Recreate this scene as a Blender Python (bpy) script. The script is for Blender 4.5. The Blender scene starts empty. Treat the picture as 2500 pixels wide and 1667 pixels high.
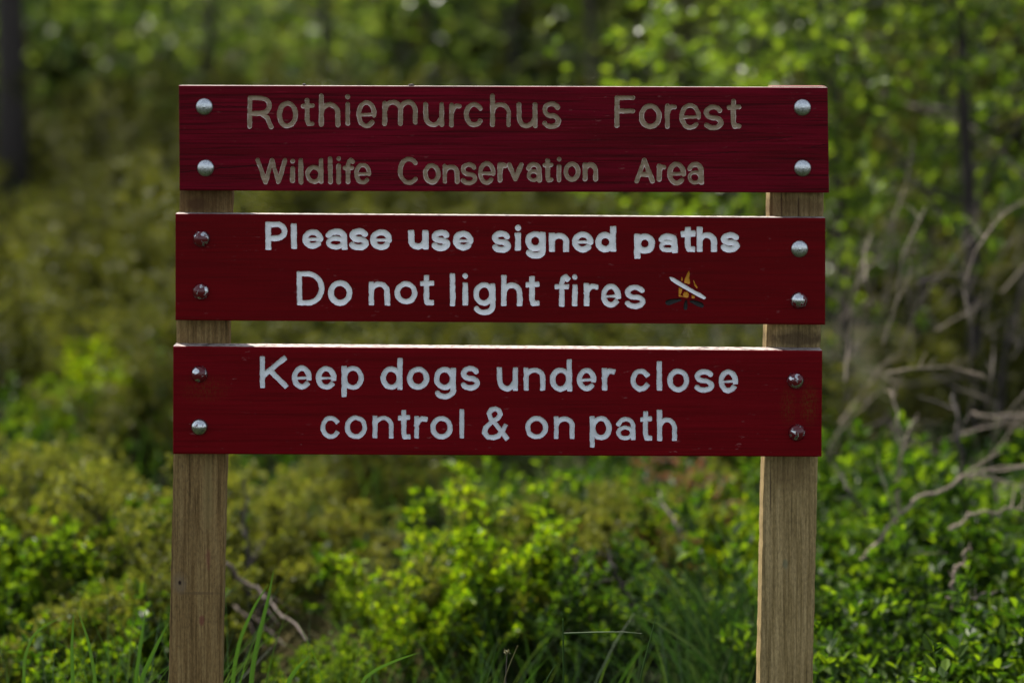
import bpy, math, random
import numpy as np
from mathutils import Vector, Matrix

# ------------------------------------------------------------------ camera, sky, sun, exposure
SC = bpy.context.scene
COL = SC.collection
K = 0.0007            # metres per photo pixel in the plane of the sign
DIST = 3.43           # camera to sign
CAM_Z = 1.50
HOR = 100.0           # photo row of the horizon

cd = bpy.data.cameras.new('camera')
cam = bpy.data.objects.new('camera', cd)
COL.objects.link(cam)
cam.location = (0, -DIST, CAM_Z)
cam.rotation_euler = (math.radians(90), 0, 0)
cd.sensor_width = 36.0
cd.lens = DIST / K / 2500 * 36
cd.shift_y = -(833.5 - HOR) / 2500
cd.clip_start = 0.05
cd.clip_end = 600
cd.dof.use_dof = True
cd.dof.focus_distance = DIST
cd.dof.aperture_fstop = 1.7
SC.camera = cam

SUN_EL, SUN_AZ = math.radians(54), math.radians(-30)      # azimuth from +Y towards +X
w = bpy.data.worlds.new("World")
SC.world = w
w.use_nodes = True
nt = w.node_tree
sky = nt.nodes.new('ShaderNodeTexSky')
sky.sky_type = 'NISHITA'
sky.sun_disc = False
sky.sun_elevation = SUN_EL
sky.sun_rotation = SUN_AZ
sky.air_density = 1.0
sky.dust_density = 2.0
bg = nt.nodes['Background']
hs = nt.nodes.new('ShaderNodeHueSaturation')       # thin high cloud takes some blue out of the sky
hs.inputs['Saturation'].default_value = 0.45
nt.links.new(sky.outputs[0], hs.inputs['Color'])
nt.links.new(hs.outputs[0], bg.inputs[0])
bg.inputs[1].default_value = 0.11
sd = bpy.data.lights.new('sun', 'SUN')
sd.energy = 4.4
sd.angle = math.radians(0.5)
sd.color = (1.0, 0.94, 0.84)
sun = bpy.data.objects.new('sun', sd)
COL.objects.link(sun)
sdir = Vector((math.sin(SUN_AZ) * math.cos(SUN_EL), math.cos(SUN_AZ) * math.cos(SUN_EL), math.sin(SUN_EL)))
sun.rotation_euler = (-sdir).to_track_quat('-Z', 'Y').to_euler()
sun.location = (0, 0, 12)

SC.view_settings.view_transform = 'Standard'
SC.view_settings.look = 'None'
SC.view_settings.exposure = 1.5
SC.view_settings.gamma = 1.0
SC.render.engine = 'CYCLES'
SC.cycles.use_denoising = True
SC.cycles.max_bounces = 6
SC.cycles.transparent_max_bounces = 4

rng = np.random.default_rng(7)
random.seed(7)

def ground_z(x, y):
    x = np.asarray(x, float); y = np.asarray(y, float)
    z = 0.05 * np.clip(y - 3.0, 0, 9) + 0.36 * np.clip(y - 12.0, 0, 22)
    z = z + 0.035 * np.sin(1.7 * x + 0.6 * y) * np.sin(1.1 * y - 0.5 * x) + 0.02 * np.sin(4.1 * x + 1.3) * np.sin(3.7 * y)
    return z

def at(px, py, d):
    """world point seen at photo pixel (px, py) at distance d from the camera"""
    s = d * K / DIST
    return Vector(((px - 1250) * s, d - DIST, CAM_Z - (py - HOR) * s))

# ------------------------------------------------------------------ object helpers
def link(name, me, mat=None, parent=None):
    o = bpy.data.objects.new(name, me)
    COL.objects.link(o)
    if mat is not None and me is not None:
        for m in (mat if isinstance(mat, (list, tuple)) else [mat]):
            me.materials.append(m)
    if parent is not None:
        o.parent = parent
    return o

def tag(o, label=None, cat=None, group=None, kind=None):
    if label: o['label'] = label
    if cat: o['category'] = cat
    if group: o['group'] = group
    if kind: o['kind'] = kind
    return o

def empty(name, loc, rz=0.0, sc=1.0):
    o = bpy.data.objects.new(name, None)
    COL.objects.link(o)
    o.empty_display_size = 0.1
    o.location = loc
    o.rotation_euler = (0, 0, rz)
    o.scale = (sc, sc, sc)
    return o

def np_mesh(name, V, F, smooth=True):
    """V (n,3), F (m,k) arrays"""
    me = bpy.data.meshes.new(name)
    V = np.asarray(V, np.float32); F = np.asarray(F, np.int32)
    me.vertices.add(len(V)); me.vertices.foreach_set('co', V.ravel())
    k = F.shape[1]
    me.loops.add(F.size); me.loops.foreach_set('vertex_index', F.ravel())
    me.polygons.add(len(F))
    me.polygons.foreach_set('loop_start', np.arange(0, F.size, k, dtype=np.int32))
    me.update(calc_edges=True)
    me.polygons.foreach_set('use_smooth', np.full(len(F), smooth))
    me.validate()
    return me

def py_mesh(name, V, F, smooth=False):
    me = bpy.data.meshes.new(name)
    me.from_pydata([tuple(v) for v in V], [], [tuple(f) for f in F])
    me.update()
    for p in me.polygons: p.use_smooth = smooth
    return me

# ------------------------------------------------------------------ materials
def new_mat(name):
    m = bpy.data.materials.new(name)
    m.use_nodes = True
    n = m.node_tree.nodes; l = m.node_tree.links
    return m, n, l, n['Principled BSDF']

def N(n, kind, **kw):
    x = n.new('ShaderNode' + kind)
    for k_, v in kw.items(): setattr(x, k_, v)
    return x

def ramp(n, l, src, stops):
    r = n.new('ShaderNodeValToRGB')
    e = r.color_ramp.elements
    while len(e) < len(stops): e.new(0.5)
    for q, (p, c) in zip(e, stops):
        q.position = p
        q.color = (*c, 1) if len(c) == 3 else c
    l.new(src, r.inputs[0])
    return r

def mixc(n, l, fac, a, b, mode='MIX'):
    x = n.new('ShaderNodeMix'); x.data_type = 'RGBA'; x.blend_type = mode
    for sock, v in ((x.inputs[0], fac), (x.inputs[6], a), (x.inputs[7], b)):
        if hasattr(v, 'is_linked'): l.new(v, sock)
        else: sock.default_value = v if isinstance(v, (int, float)) else (*v, 1)
    return x.outputs[2]

def math_n(n, l, op, a, b=None, clamp=False):
    x = n.new('ShaderNodeMath'); x.operation = op; x.use_clamp = clamp
    for sock, v in ((x.inputs[0], a), (x.inputs[1], b)):
        if v is None: continue
        if hasattr(v, 'is_linked'): l.new(v, sock)
        else: sock.default_value = v
    return x.outputs[0]

def coords(n, l, scale=(1, 1, 1), loc=(0, 0, 0)):
    t = n.new('ShaderNodeTexCoord'); m = n.new('ShaderNodeMapping')
    m.inputs['Scale'].default_value = scale; m.inputs['Location'].default_value = loc
    l.new(t.outputs['Object'], m.inputs[0])
    return m.outputs[0]

def noise(n, l, vec, scale, detail=4, rough=0.55, dist=0.0):
    x = n.new('ShaderNodeTexNoise')
    x.inputs['Scale'].default_value = scale; x.inputs['Detail'].default_value = detail
    x.inputs['Roughness'].default_value = rough; x.inputs['Distortion'].default_value = dist
    l.new(vec, x.inputs['Vector'])
    return x.outputs[0]

def bump(n, l, b, h, strength=0.3, dist=0.001):
    x = n.new('ShaderNodeBump'); x.inputs['Strength'].default_value = strength
    x.inputs['Distance'].default_value = dist
    l.new(h, x.inputs['Height']); l.new(x.outputs[0], b.inputs['Normal'])

def leaf_mat(name, cols, trans, tmix=0.5, rough=0.42, spec=0.16):
    """cols: ramp of leaf colours picked at random per leaf; trans: tint of the light passing through"""
    m, n, l, b = new_mat(name)
    g = N(n, 'NewGeometry')
    oi = N(n, 'ObjectInfo')
    v = math_n(n, l, 'ADD', math_n(n, l, 'MULTIPLY', g.outputs['Random Per Island'], 0.8), math_n(n, l, 'MULTIPLY', oi.outputs['Random'], 0.2))
    r = ramp(n, l, v, cols)
    l.new(r.outputs[0], b.inputs['Base Color'])
    b.inputs['Roughness'].default_value = rough
    b.inputs['Specular IOR Level'].default_value = spec
    t = N(n, 'BsdfTranslucent')
    l.new(mixc(n, l, 1.0, r.outputs[0], trans, 'MULTIPLY'), t.inputs[0])
    mx = N(n, 'MixShader'); mx.inputs[0].default_value = tmix
    l.new(b.outputs[0], mx.inputs[1]); l.new(t.outputs[0], mx.inputs[2])
    l.new(mx.outputs[0], n['Material Output'].inputs[0])
    return m

M = {}
M['bilberry'] = leaf_mat('bilberry_leaf', [(0, (.012, .030, .004)), (.45, (.038, .080, .006)), (.85, (.085, .145, .008)), (1, (.14, .165, .015))], (2.5, 2.2, 0.55), .52)
M['lime'] = leaf_mat('lime_leaf', [(0, (.018, .042, .004)), (.4, (.060, .125, .006)), (1, (.16, .215, .010))], (2.45, 2.2, .45), .55)
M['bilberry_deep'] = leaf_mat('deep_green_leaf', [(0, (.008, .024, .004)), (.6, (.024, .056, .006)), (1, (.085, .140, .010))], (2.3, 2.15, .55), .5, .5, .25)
M['juniper'] = leaf_mat('juniper_needle', [(0, (.028, .042, .008)), (.45, (.090, .110, .018)), (.88, (.17, .175, .035)), (1, (.18, .11, .045))], (1.9, 1.8, .7), .45)
M['juniper_far'] = leaf_mat('olive_needle', [(0, (.020, .028, .007)), (.5, (.055, .062, .012)), (.88, (.105, .11, .022)), (1, (.13, .09, .03))], (1.7, 1.65, .7), .4)
M['conifer'] = leaf_mat('dark_needle', [(0, (.030, .042, .010)), (.6, (.080, .092, .018)), (1, (.15, .14, .03))], (1.8, 1.75, .8), .45)
M['birch'] = leaf_mat('birch_leaf', [(0, (.016, .034, .006)), (.5, (.06, .10, .012)), (1, (.125, .17, .026))], (2.1, 2.1, .7), .5, .42, .25)
M['birch_far'] = leaf_mat('far_birch_leaf', [(0, (.022, .044, .010)), (.5, (.068, .108, .020)), (1, (.17, .21, .06))], (1.9, 1.85, .8), .45, .42, .22)
M['dead_leaf'] = leaf_mat('dead_needle', [(0, (.18, .07, .03)), (1, (.30, .13, .06))], (1.4, 1.2, 1.0), .4)
M['grass'] = leaf_mat('grass_blade', [(0, (.014, .036, .006)), (.6, (.028, .065, .010)), (1, (.075, .10, .025))], (1.6, 1.7, .8), .35, .4, .4)
M['grass_dark'] = leaf_mat('dark_grass_blade', [(0, (.010, .026, .008)), (.7, (.022, .050, .012)), (1, (.06, .085, .028))], (1.4, 1.5, .8), .3, .5, .2)
M['grass_dry'] = leaf_mat('dry_grass_blade', [(0, (.07, .075, .03)), (.6, (.13, .125, .055)), (1, (.24, .21, .12))], (1.2, 1.1, 1.0), .35)

def bark(name, a, c, rough=.9):
    m, n, l, b = new_mat(name)
    v = coords(n, l, (1, 1, .25))
    f = noise(n, l, v, 60, 5, .6)
    r = ramp(n, l, f, [(.3, a), (.7, c)])
    l.new(r.outputs[0], b.inputs['Base Color']); b.inputs['Roughness'].default_value = rough
    bump(n, l, b, f, .6, .004)
    return m
M['bark_dark'] = bark('dark_bark', (.012, .009, .007), (.035, .026, .020))
M['bark_brown'] = bark('brown_bark', (.035, .024, .018), (.085, .060, .045))
M['stem_green'] = bark('green_stem', (.03, .04, .012), (.06, .055, .02))
M['dead_wood'] = bark('dead_wood', (.10, .075, .055), (.25, .20, .15))
M['dead_wood_dark'] = bark('dark_dead_wood', (.05, .04, .032), (.12, .095, .078))

# ground
m, n, l, b = new_mat('forest_floor')
v = coords(n, l)
f1 = noise(n, l, v, 2.2, 6, .6); f2 = noise(n, l, v, 38, 5, .65)
c1 = ramp(n, l, f1, [(.35, (.008, .011, .004)), (.55, (.018, .026, .007)), (.74, (.050, .045, .02))])
c2 = ramp(n, l, f2, [(.35, (.45, .45, .42)), (.65, (1.25, 1.2, 1.1))])
l.new(mixc(n, l, 1.0, c1.outputs[0], c2.outputs[0], 'MULTIPLY'), b.inputs['Base Color'])
b.inputs['Roughness'].default_value = .95; b.inputs['Specular IOR Level'].default_value = .1
bump(n, l, b, f2, .8, .02)
M['ground'] = m

# ------------------------------------------------------------------ red painted boards
def board_mat(name, base, dark, streak, grain, specks, algae, cracks=()):
    m, n, l, b = new_mat(name)
    v = coords(n, l, (1, 1, 1))
    vg = coords(n, l, (2.0, 1, 110))
    vw = coords(n, l, (1.2, 1, 16))
    g1 = noise(n, l, vg, 2.2, 6, .65, .6)
    g2 = noise(n, l, vw, 2.0, 4, .6, .8)
    col = mixc(n, l, ramp(n, l, g2, [(.35, (0, 0, 0)), (.7, (1, 1, 1))]).outputs[0], dark, base)
    gm = ramp(n, l, g1, [(.36, (1, 1, 1)), (.52, (0, 0, 0))])
    gfac = math_n(n, l, 'MULTIPLY', gm.outputs[0], grain)
    col = mixc(n, l, gfac, col, tuple(c * .38 for c in dark))
    g3 = ramp(n, l, g1, [(.60, (0, 0, 0)), (.74, (1, 1, 1))])
    col = mixc(n, l, math_n(n, l, 'MULTIPLY', g3.outputs[0], streak), col, tuple(c * 1.7 + .004 for c in base))
    # pale scuffs and specks where paint has come off
    vs = coords(n, l, (45, 1, 150))
    s1 = noise(n, l, vs, 1.0, 3, .6); s2 = noise(n, l, v, 9, 3, .6)
    sp = math_n(n, l, 'MULTIPLY', ramp(n, l, s1, [(.64, (0, 0, 0)), (.70, (1, 1, 1))]).outputs[0],
                ramp(n, l, s2, [(.48, (0, 0, 0)), (.62, (1, 1, 1))]).outputs[0])
    col = mixc(n, l, math_n(n, l, 'MULTIPLY', sp, specks), col, (.20, .055, .055))
    # algae staining
    for (ax, az, rx, rz, amt) in algae:
        mp = n.new('ShaderNodeMapping'); mp.vector_type = 'POINT'
        t = n.new('ShaderNodeTexCoord'); l.new(t.outputs['Object'], mp.inputs[0])
        mp.inputs['Location'].default_value = (-ax / rx, 0, -az / rz)
        mp.inputs['Scale'].default_value = (1 / rx, 0, 1 / rz)
        ln = n.new('ShaderNodeVectorMath'); ln.operation = 'LENGTH'; l.new(mp.outputs[0], ln.inputs[0])
        fall = ramp(n, l, ln.outputs['Value'], [(.15, (1, 1, 1)), (1.0, (0, 0, 0))])
        sn = noise(n, l, coords(n, l, (1, 1, .35)), 420, 6, .75)
        k_ = math_n(n, l, 'MULTIPLY', fall.outputs[0], ramp(n, l, sn, [(.46, (0, 0, 0)), (.6, (1, 1, 1))]).outputs[0])
        col = mixc(n, l, math_n(n, l, 'MULTIPLY', k_, amt), col, (.085, .055, .008))
    if cracks:
        sp_ = n.new('ShaderNodeSeparateXYZ'); tt = n.new('ShaderNodeTexCoord'); l.new(tt.outputs['Object'], sp_.inputs[0])
        wn = noise(n, l, coords(n, l, (55, 1, 55)), 1.0, 3, .6)
    for (x0, z0, x1, z1, wd) in cracks:
        sl = (z1 - z0) / (x1 - x0)
        lz = math_n(n, l, 'ADD', math_n(n, l, 'MULTIPLY', math_n(n, l, 'SUBTRACT', sp_.outputs[0], x0), sl), z0)
        dz = math_n(n, l, 'ABSOLUTE', math_n(n, l, 'ADD', math_n(n, l, 'SUBTRACT', sp_.outputs[2], lz), math_n(n, l, 'MULTIPLY', math_n(n, l, 'SUBTRACT', wn, .5), .006)))
        inx = math_n(n, l, 'MULTIPLY', math_n(n, l, 'GREATER_THAN', sp_.outputs[0], x0), math_n(n, l, 'LESS_THAN', sp_.outputs[0], x1))
        cf = math_n(n, l, 'MULTIPLY', math_n(n, l, 'LESS_THAN', dz, wd), inx)
        col = mixc(n, l, math_n(n, l, 'MULTIPLY', cf, .8), col, (.010, .001, .002))
    l.new(col, b.inputs['Base Color'])
    rr = ramp(n, l, g2, [(.3, (.42, .42, .42)), (.7, (.58, .58, .58))])
    l.new(rr.outputs[0], b.inputs['Roughness'])
    b.inputs['Specular IOR Level'].default_value = .06
    hh = math_n(n, l, 'ADD', math_n(n, l, 'MULTIPLY', g1, 1.0), math_n(n, l, 'MULTIPLY', noise(n, l, v, 160, 3), .35))
    bump(n, l, b, hh, .45 if grain > .4 else .2, .0012)
    return m

def P(px, py): return ((px - 1250) * K, CAM_Z - (py - HOR) * K)
ax1 = P(1975, 985); ax2 = P(1925, 990); ax3 = P(500, 950)
M['board1'] = board_mat('crimson_stain', (.135, .0008, .0098), (.082, .0004, .0040), .7, .85, .6, [],
    [(*P(436, 262), *P(478, 259), .0006), (*P(520, 259), *P(605, 262), .0006), (*P(440, 421), *P(480, 416), .0007), (*P(524, 412), *P(660, 401), .0008),
     (*P(1800, 347), *P(1935, 335), .0005), (*P(1980, 360), *P(2023, 352), .0006), (*P(1700, 378), *P(1800, 371), .0005)])
M['board2'] = board_mat('dark_red_paint', (.118, .0005, .0024), (.094, .0004, .0018), .25, .38, .75, [])
M['board3'] = board_mat('dark_red_gloss', (.130, .0006, .0034), (.105, .0005, .0026), .25, .40, .95,
                        [(*ax1, .020, .045, .5), (*ax2, .018, .042, .32), (*ax3, .05, .03, .25)])
# sawn pale wood on the boards' upper edge
m, n, l, b = new_mat('weathered_edge')
f = noise(n, l, coords(n, l, (75, 160, 160)), 1.0, 5, .65)
r = ramp(n, l, f, [(.42, (.03, .012, .012)), (.48, (.24, .19, .17)), (.7, (.36, .31, .29))])
l.new(r.outputs[0], b.inputs['Base Color']); b.inputs['Roughness'].default_value = .8
M['edge'] = m

# letters
m, n, l, b = new_mat('carved_wood')
v = coords(n, l, (30, 1, 420))
f = noise(n, l, v, 1.0, 4, .6); f2 = noise(n, l, coords(n, l), 60, 3)
r = ramp(n, l, f, [(.3, (.24, .175, .115)), (.55, (.34, .26, .18)), (.75, (.44, .35, .26))])
at_ = N(n, 'Attribute'); at_.attribute_name = 'rim'
c = mixc(n, l, at_.outputs['Fac'], r.outputs[0], (.66, .55, .48))
l.new(c, b.inputs['Base Color']); b.inputs['Roughness'].default_value = .85
b.inputs['Specular IOR Level'].default_value = .2
bump(n, l, b, f, .5, .0008)
M['carved'] = m
def paint_mat(name, colr, var, dirt):
    m, n, l, b = new_mat(name)
    v = coords(n, l)
    f = noise(n, l, v, 90, 4, .6); f2 = noise(n, l, v, 420, 3, .6)
    c = mixc(n, l, ramp(n, l, f, [(.35, (0, 0, 0)), (.7, (1, 1, 1))]).outputs[0], tuple(x * var for x in colr), colr)
    at_ = N(n, 'Attribute'); at_.attribute_name = 'rim'
    c = mixc(n, l, math_n(n, l, 'MULTIPLY', at_.outputs['Fac'], dirt), c, (.16, .05, .05))
    l.new(c, b.inputs['Base Color']); b.inputs['Roughness'].default_value = .5
    b.inputs['Specular IOR Level'].default_value = .35
    bump(n, l, b, math_n(n, l, 'ADD', f, math_n(n, l, 'MULTIPLY', f2, .4)), .35, .0015)
    return m
M['white'] = paint_mat('white_paint', (.80, .80, .80), .86, .75)
M['pale'] = paint_mat('pale_grey_paint', (.68, .70, .72), .88, .75)
M['amber'] = paint_mat('amber_paint', (.58, .25, .010), .75, .4)
M['black'] = paint_mat('black_paint', (.002, .002, .002), .6, .15)

# bolts
def bolt_mat(name, chip, seed):
    m, n, l, b = new_mat(name)
    v = coords(n, l, (1, 1, 1), (seed * .37, seed * .91, seed * .53))
    f = noise(n, l, v, 75, 4, .55, .8); f2 = noise(n, l, v, 400, 4, .6)
    z = mixc(n, l, ramp(n, l, f2, [(.3, (0, 0, 0)), (.7, (1, 1, 1))]).outputs[0], (.28, .30, .31), (.56, .58, .59))
    if chip is None:
        l.new(z, b.inputs['Base Color']); b.inputs['Metallic'].default_value = 1.0
        rr = ramp(n, l, f2, [(.3, (.26, .26, .26)), (.7, (.42, .42, .42))])
        l.new(rr.outputs[0], b.inputs['Roughness'])
        bump(n, l, b, f2, .15, .0006)
        return m
    k_ = ramp(n, l, f, [(chip - .015, (0, 0, 0)), (chip + .015, (1, 1, 1))]).outputs[0]      # 1 = paint still on
    l.new(mixc(n, l, k_, z, (.075, .0022, .005)), b.inputs['Base Color'])
    b.inputs['Specular IOR Level'].default_value = .45
    l.new(math_n(n, l, 'SUBTRACT', 1.0, k_), b.inputs['Metallic'])
    b.inputs['Roughness'].default_value = .24
    bump(n, l, b, math_n(n, l, 'ADD', k_, math_n(n, l, 'MULTIPLY', f2, .3)), .4, .0008)
    return m

# posts
def post_mat(name, lo, hi, seed, knots_and_shade, stains_and_shade):
    m, n, l, b = new_mat(name)
    v = coords(n, l, (95, 95, 2.6), (seed, seed, seed))
    vw = coords(n, l, (9, 9, 1.2), (seed * 2, 0, seed))
    g = noise(n, l, v, 2.2, 6, .62, .5); g2 = noise(n, l, vw, 2.0, 4, .6, .9)
    fi = noise(n, l, coords(n, l, (1, 1, .35)), 330, 5, .75)
    c = ramp(n, l, g, [(.32, tuple(x * .5 for x in lo)), (.45, lo), (.66, hi)]).outputs[0]
    c = mixc(n, l, .55, c, ramp(n, l, g2, [(.3, (.62, .60, .58)), (.7, (1.15, 1.15, 1.15))]).outputs[0], 'MULTIPLY')
    c = mixc(n, l, .62, c, ramp(n, l, fi, [(.32, (.45, .45, .45)), (.68, (1.5, 1.5, 1.5))]).outputs[0], 'MULTIPLY')
    t = n.new('ShaderNodeTexCoord')
    for (kx, kz, rx, rz, colr, amt) in knots_and_shade + stains_and_shade:
        mp = n.new('ShaderNodeMapping'); l.new(t.outputs['Object'], mp.inputs[0])
        mp.inputs['Location'].default_value = (-kx / rx, 0, -kz / rz); mp.inputs['Scale'].default_value = (1 / rx, 0, 1 / rz)
        nz = noise(n, l, coords(n, l), 70, 3)
        ln = n.new('ShaderNodeVectorMath'); ln.operation = 'LENGTH'; l.new(mp.outputs[0], ln.inputs[0])
        dd = math_n(n, l, 'ADD', ln.outputs['Value'], math_n(n, l, 'MULTIPLY', math_n(n, l, 'SUBTRACT', nz, .5), .9))
        fall = ramp(n, l, dd, [(.45, (1, 1, 1)), (1.0, (0, 0, 0))])
        c = mixc(n, l, math_n(n, l, 'MULTIPLY', fall.outputs[0], amt), c, colr)
    l.new(c, b.inputs['Base Color']); b.inputs['Roughness'].default_value = .85
    b.inputs['Specular IOR Level'].default_value = .15
    bump(n, l, b, math_n(n, l, 'ADD', g, math_n(n, l, 'MULTIPLY', fi, .5)), 1.0, .0026)
    return m
kx, kz = P(430, 1437); sx, sz = P(485, 1530); hx, hz = P(480, 1462); ux, uz = P(500, 1380)
k2x, k2z = P(472, 503)
M['post_left'] = post_mat('brown_post_timber', (.165, .102, .038), (.265, .180, .074), 1.3,
    [(kx, kz, .016, .022, (.16, .12, .075), .6), (kx, kz + .001, .0035, .005, (.02, .012, .008), 1), (hx, hz, .05, .0035, (.09, .058, .028), .5),
     (k2x, k2z, .02, .014, (.07, .035, .018), .8), (P(470, 490)[0], P(470, 490)[1], .09, .030, (.075, .036, .013), .6), (P(500, 1215)[0], P(500, 1215)[1], .012, .09, (.20, .15, .06), .5), (P(455, 1180)[0], P(455, 1180)[1], .0016, .09, (.05, .03, .012), .8)],  # wide brown patch below the top board: the board's shade painted into the timber
    [(sx, sz, .006, .012, (.13, .02, .025), .6), (ux, uz, .006, .02, (.16, .04, .035), .4)])
c1x, c1z = P(1890, 500); c2x, c2z = P(1960, 830)
M['post_right'] = post_mat('tan_post_timber', (.225, .160, .066), (.355, .262, .122), 4.1,
    [(P(1950, 835)[0], P(1950, 835)[1], .07, .018, (.05, .03, .016), .75)],
    [(P(1915, 505)[0], P(1915, 505)[1], .002, .03, (.02, .012, .01), .9), (P(1957, 510)[0], P(1957, 510)[1], .0018, .03, (.02, .012, .01), .9),
     (P(1888, 1200)[0], P(1888, 1200)[1], .0016, .06, (.04, .025, .015), .8), (P(1940, 510)[0], P(1940, 510)[1], .09, .022, (.085, .045, .018), .6), (P(1935, 1160)[0], P(1935, 1160)[1], .05, .04, (.10, .062, .026), .5), (P(1925, 1390)[0], P(1925, 1390)[1], .006, .010, (.10, .13, .085), .5)])  # wide brown patches below the top and lowest boards are painted board shade
m, n, l, b = new_mat('red_end_grain')
b.inputs['Base Color'].default_value = (.14, .02, .02, 1); b.inputs['Roughness'].default_value = .8
M['post_top'] = m

# ------------------------------------------------------------------ ground sheet
def build_ground():
    u = np.linspace(-1, 1, 161)
    xs = 6 * u + 90 * np.sign(u) * np.abs(u) ** 4
    vv = np.linspace(0, 1, 200)
    ys = -8 + 22 * vv + 130 * vv ** 6
    X, Y = np.meshgrid(xs, ys)
    Z = ground_z(X, Y)
    V = np.stack([X, Y, Z], -1).reshape(-1, 3)
    nx, ny = len(xs), len(ys)
    i = (np.arange(ny - 1)[:, None] * nx + np.arange(nx - 1)[None, :]).ravel()
    F = np.stack([i, i + 1, i + nx + 1, i + nx], -1)
    o = link('ground', np_mesh('ground', V, F), M['ground'])
    tag(o, kind='structure')
build_ground()

# ------------------------------------------------------------------ lettering: routed strokes
def arc(cx, cy, rx, ry, a0, a1, k_=14):
    k_ = max(4, int(abs(a1 - a0) / 14))
    return [(cx + rx * math.cos(math.radians(a0 + (a1 - a0) * t / k_)), cy + ry * math.sin(math.radians(a0 + (a1 - a0) * t / k_))) for t in range(k_ + 1)]
def ell(cx, cy, rx, ry): return arc(cx, cy, rx, ry, 0, 360)
G = {
 'R': [[(0, 1), (0, 0)], [(0, 0), (.5, 0)] + arc(.5, .27, .42, .27, -90, 90) + [(0, .54)], [(.5, .54), (.82, .68), (1, 1)]],
 'o': [ell(.5, .5, .5, .5)],
 't': [[(.45, 0), (.45, .82), (.58, .98), (1, .98)], [(0, .24), (1, .22)]],
 'h': [[(0, 0), (0, 1)], [(0, .62)] + arc(.5, .62, .5, .32, 190, 360) + [(1, 1)]],
 'e': [[(.06, .53), (.96, .51)], arc(.5, .5, .5, .5, 4, -316)],
 'm': [[(0, 0.05), (0, 1)], arc(.27, .38, .25, .38, 190, 360) + [(.52, 1)], arc(.76, .36, .24, .36, 185, 360) + [(1, .93)]],
 'u': [[(0, 0), (.02, .6)] + arc(.48, .6, .46, .40, 180, 20), [(1, 0), (1, 1)]],
 'r': [[(0, 0), (0, 1)], [(0, .40), (.25, .16), (.6, .03), (1, .06)]],
 'c': [arc(.5, .5, .5, .5, -38, -322)],
 's': [arc(.5, .26, .46, .26, -22, -262) + arc(.5, .755, .5, .245, -78, 158)],
 'F': [[(0, 1), (0, 0)], [(0, 0), (1, 0)], [(0, .48), (1, .48)]],
 'W': [[(0, 0), (.29, 1), (.52, 0), (.75, 1), (1, 0)]],
 'l': [[(.5, 0), (.5, 1)]],
 'd': [[(1, 0), (1, 1)], ell(.48, .66, .48, .34)],
 'f': [[(1, .07), (.8, 0), (.56, .05), (.44, .24), (.43, 1)], [(0, .36), (.92, .36)]],
 'C': [arc(.5, .5, .5, .5, -42, -318)],
 'n': [[(0, 0), (0, 1)], [(0, .45)] + arc(.5, .42, .5, .40, 190, 360) + [(1, 1)]],
 'v': [[(0, 0), (.5, 1), (1, 0)]],
 'a': [[(.03, .24)] + arc(.5, .32, .48, .32, 205, 360) + [(1, 1)], ell(.47, .72, .46, .28)],
 'A': [[(0, 1), (.48, 0), (1, 1)], [(.2, .68), (.8, .68)]],
 'P': [[(0, 1), (0, 0)], [(0, 0), (.5, 0)] + arc(.5, .3, .5, .3, -90, 90) + [(0, .62)]],
 'g': [ell(.48, .33, .48, .33), [(1, 0.02), (1, .74)] + arc(.5, .76, .5, .24, 0, 155)],
 'p': [[(0, 0), (0, 1)], ell(.52, .36, .48, .36)],
 'D': [[(0, 1), (0, 0)], [(0, 0), (.35, 0)] + arc(.35, .5, .65, .5, -90, 90) + [(0, 1)]],
 'K': [[(0, 0), (0, 1)], [(.95, 0), (.05, .60)], [(.33, .42), (1, 1)]],
 '&': [[(1, 1), (.55, .58), (.28, .33), (.2, .18), (.3, .04), (.48, 0), (.66, .06), (.72, .2), (.6, .34), (.3, .48), (.05, .66), (.0, .84), (.16, .97), (.4, 1), (.62, .94), (.82, .76), (.94, .6)]],
}
ZF = 2.767
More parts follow.
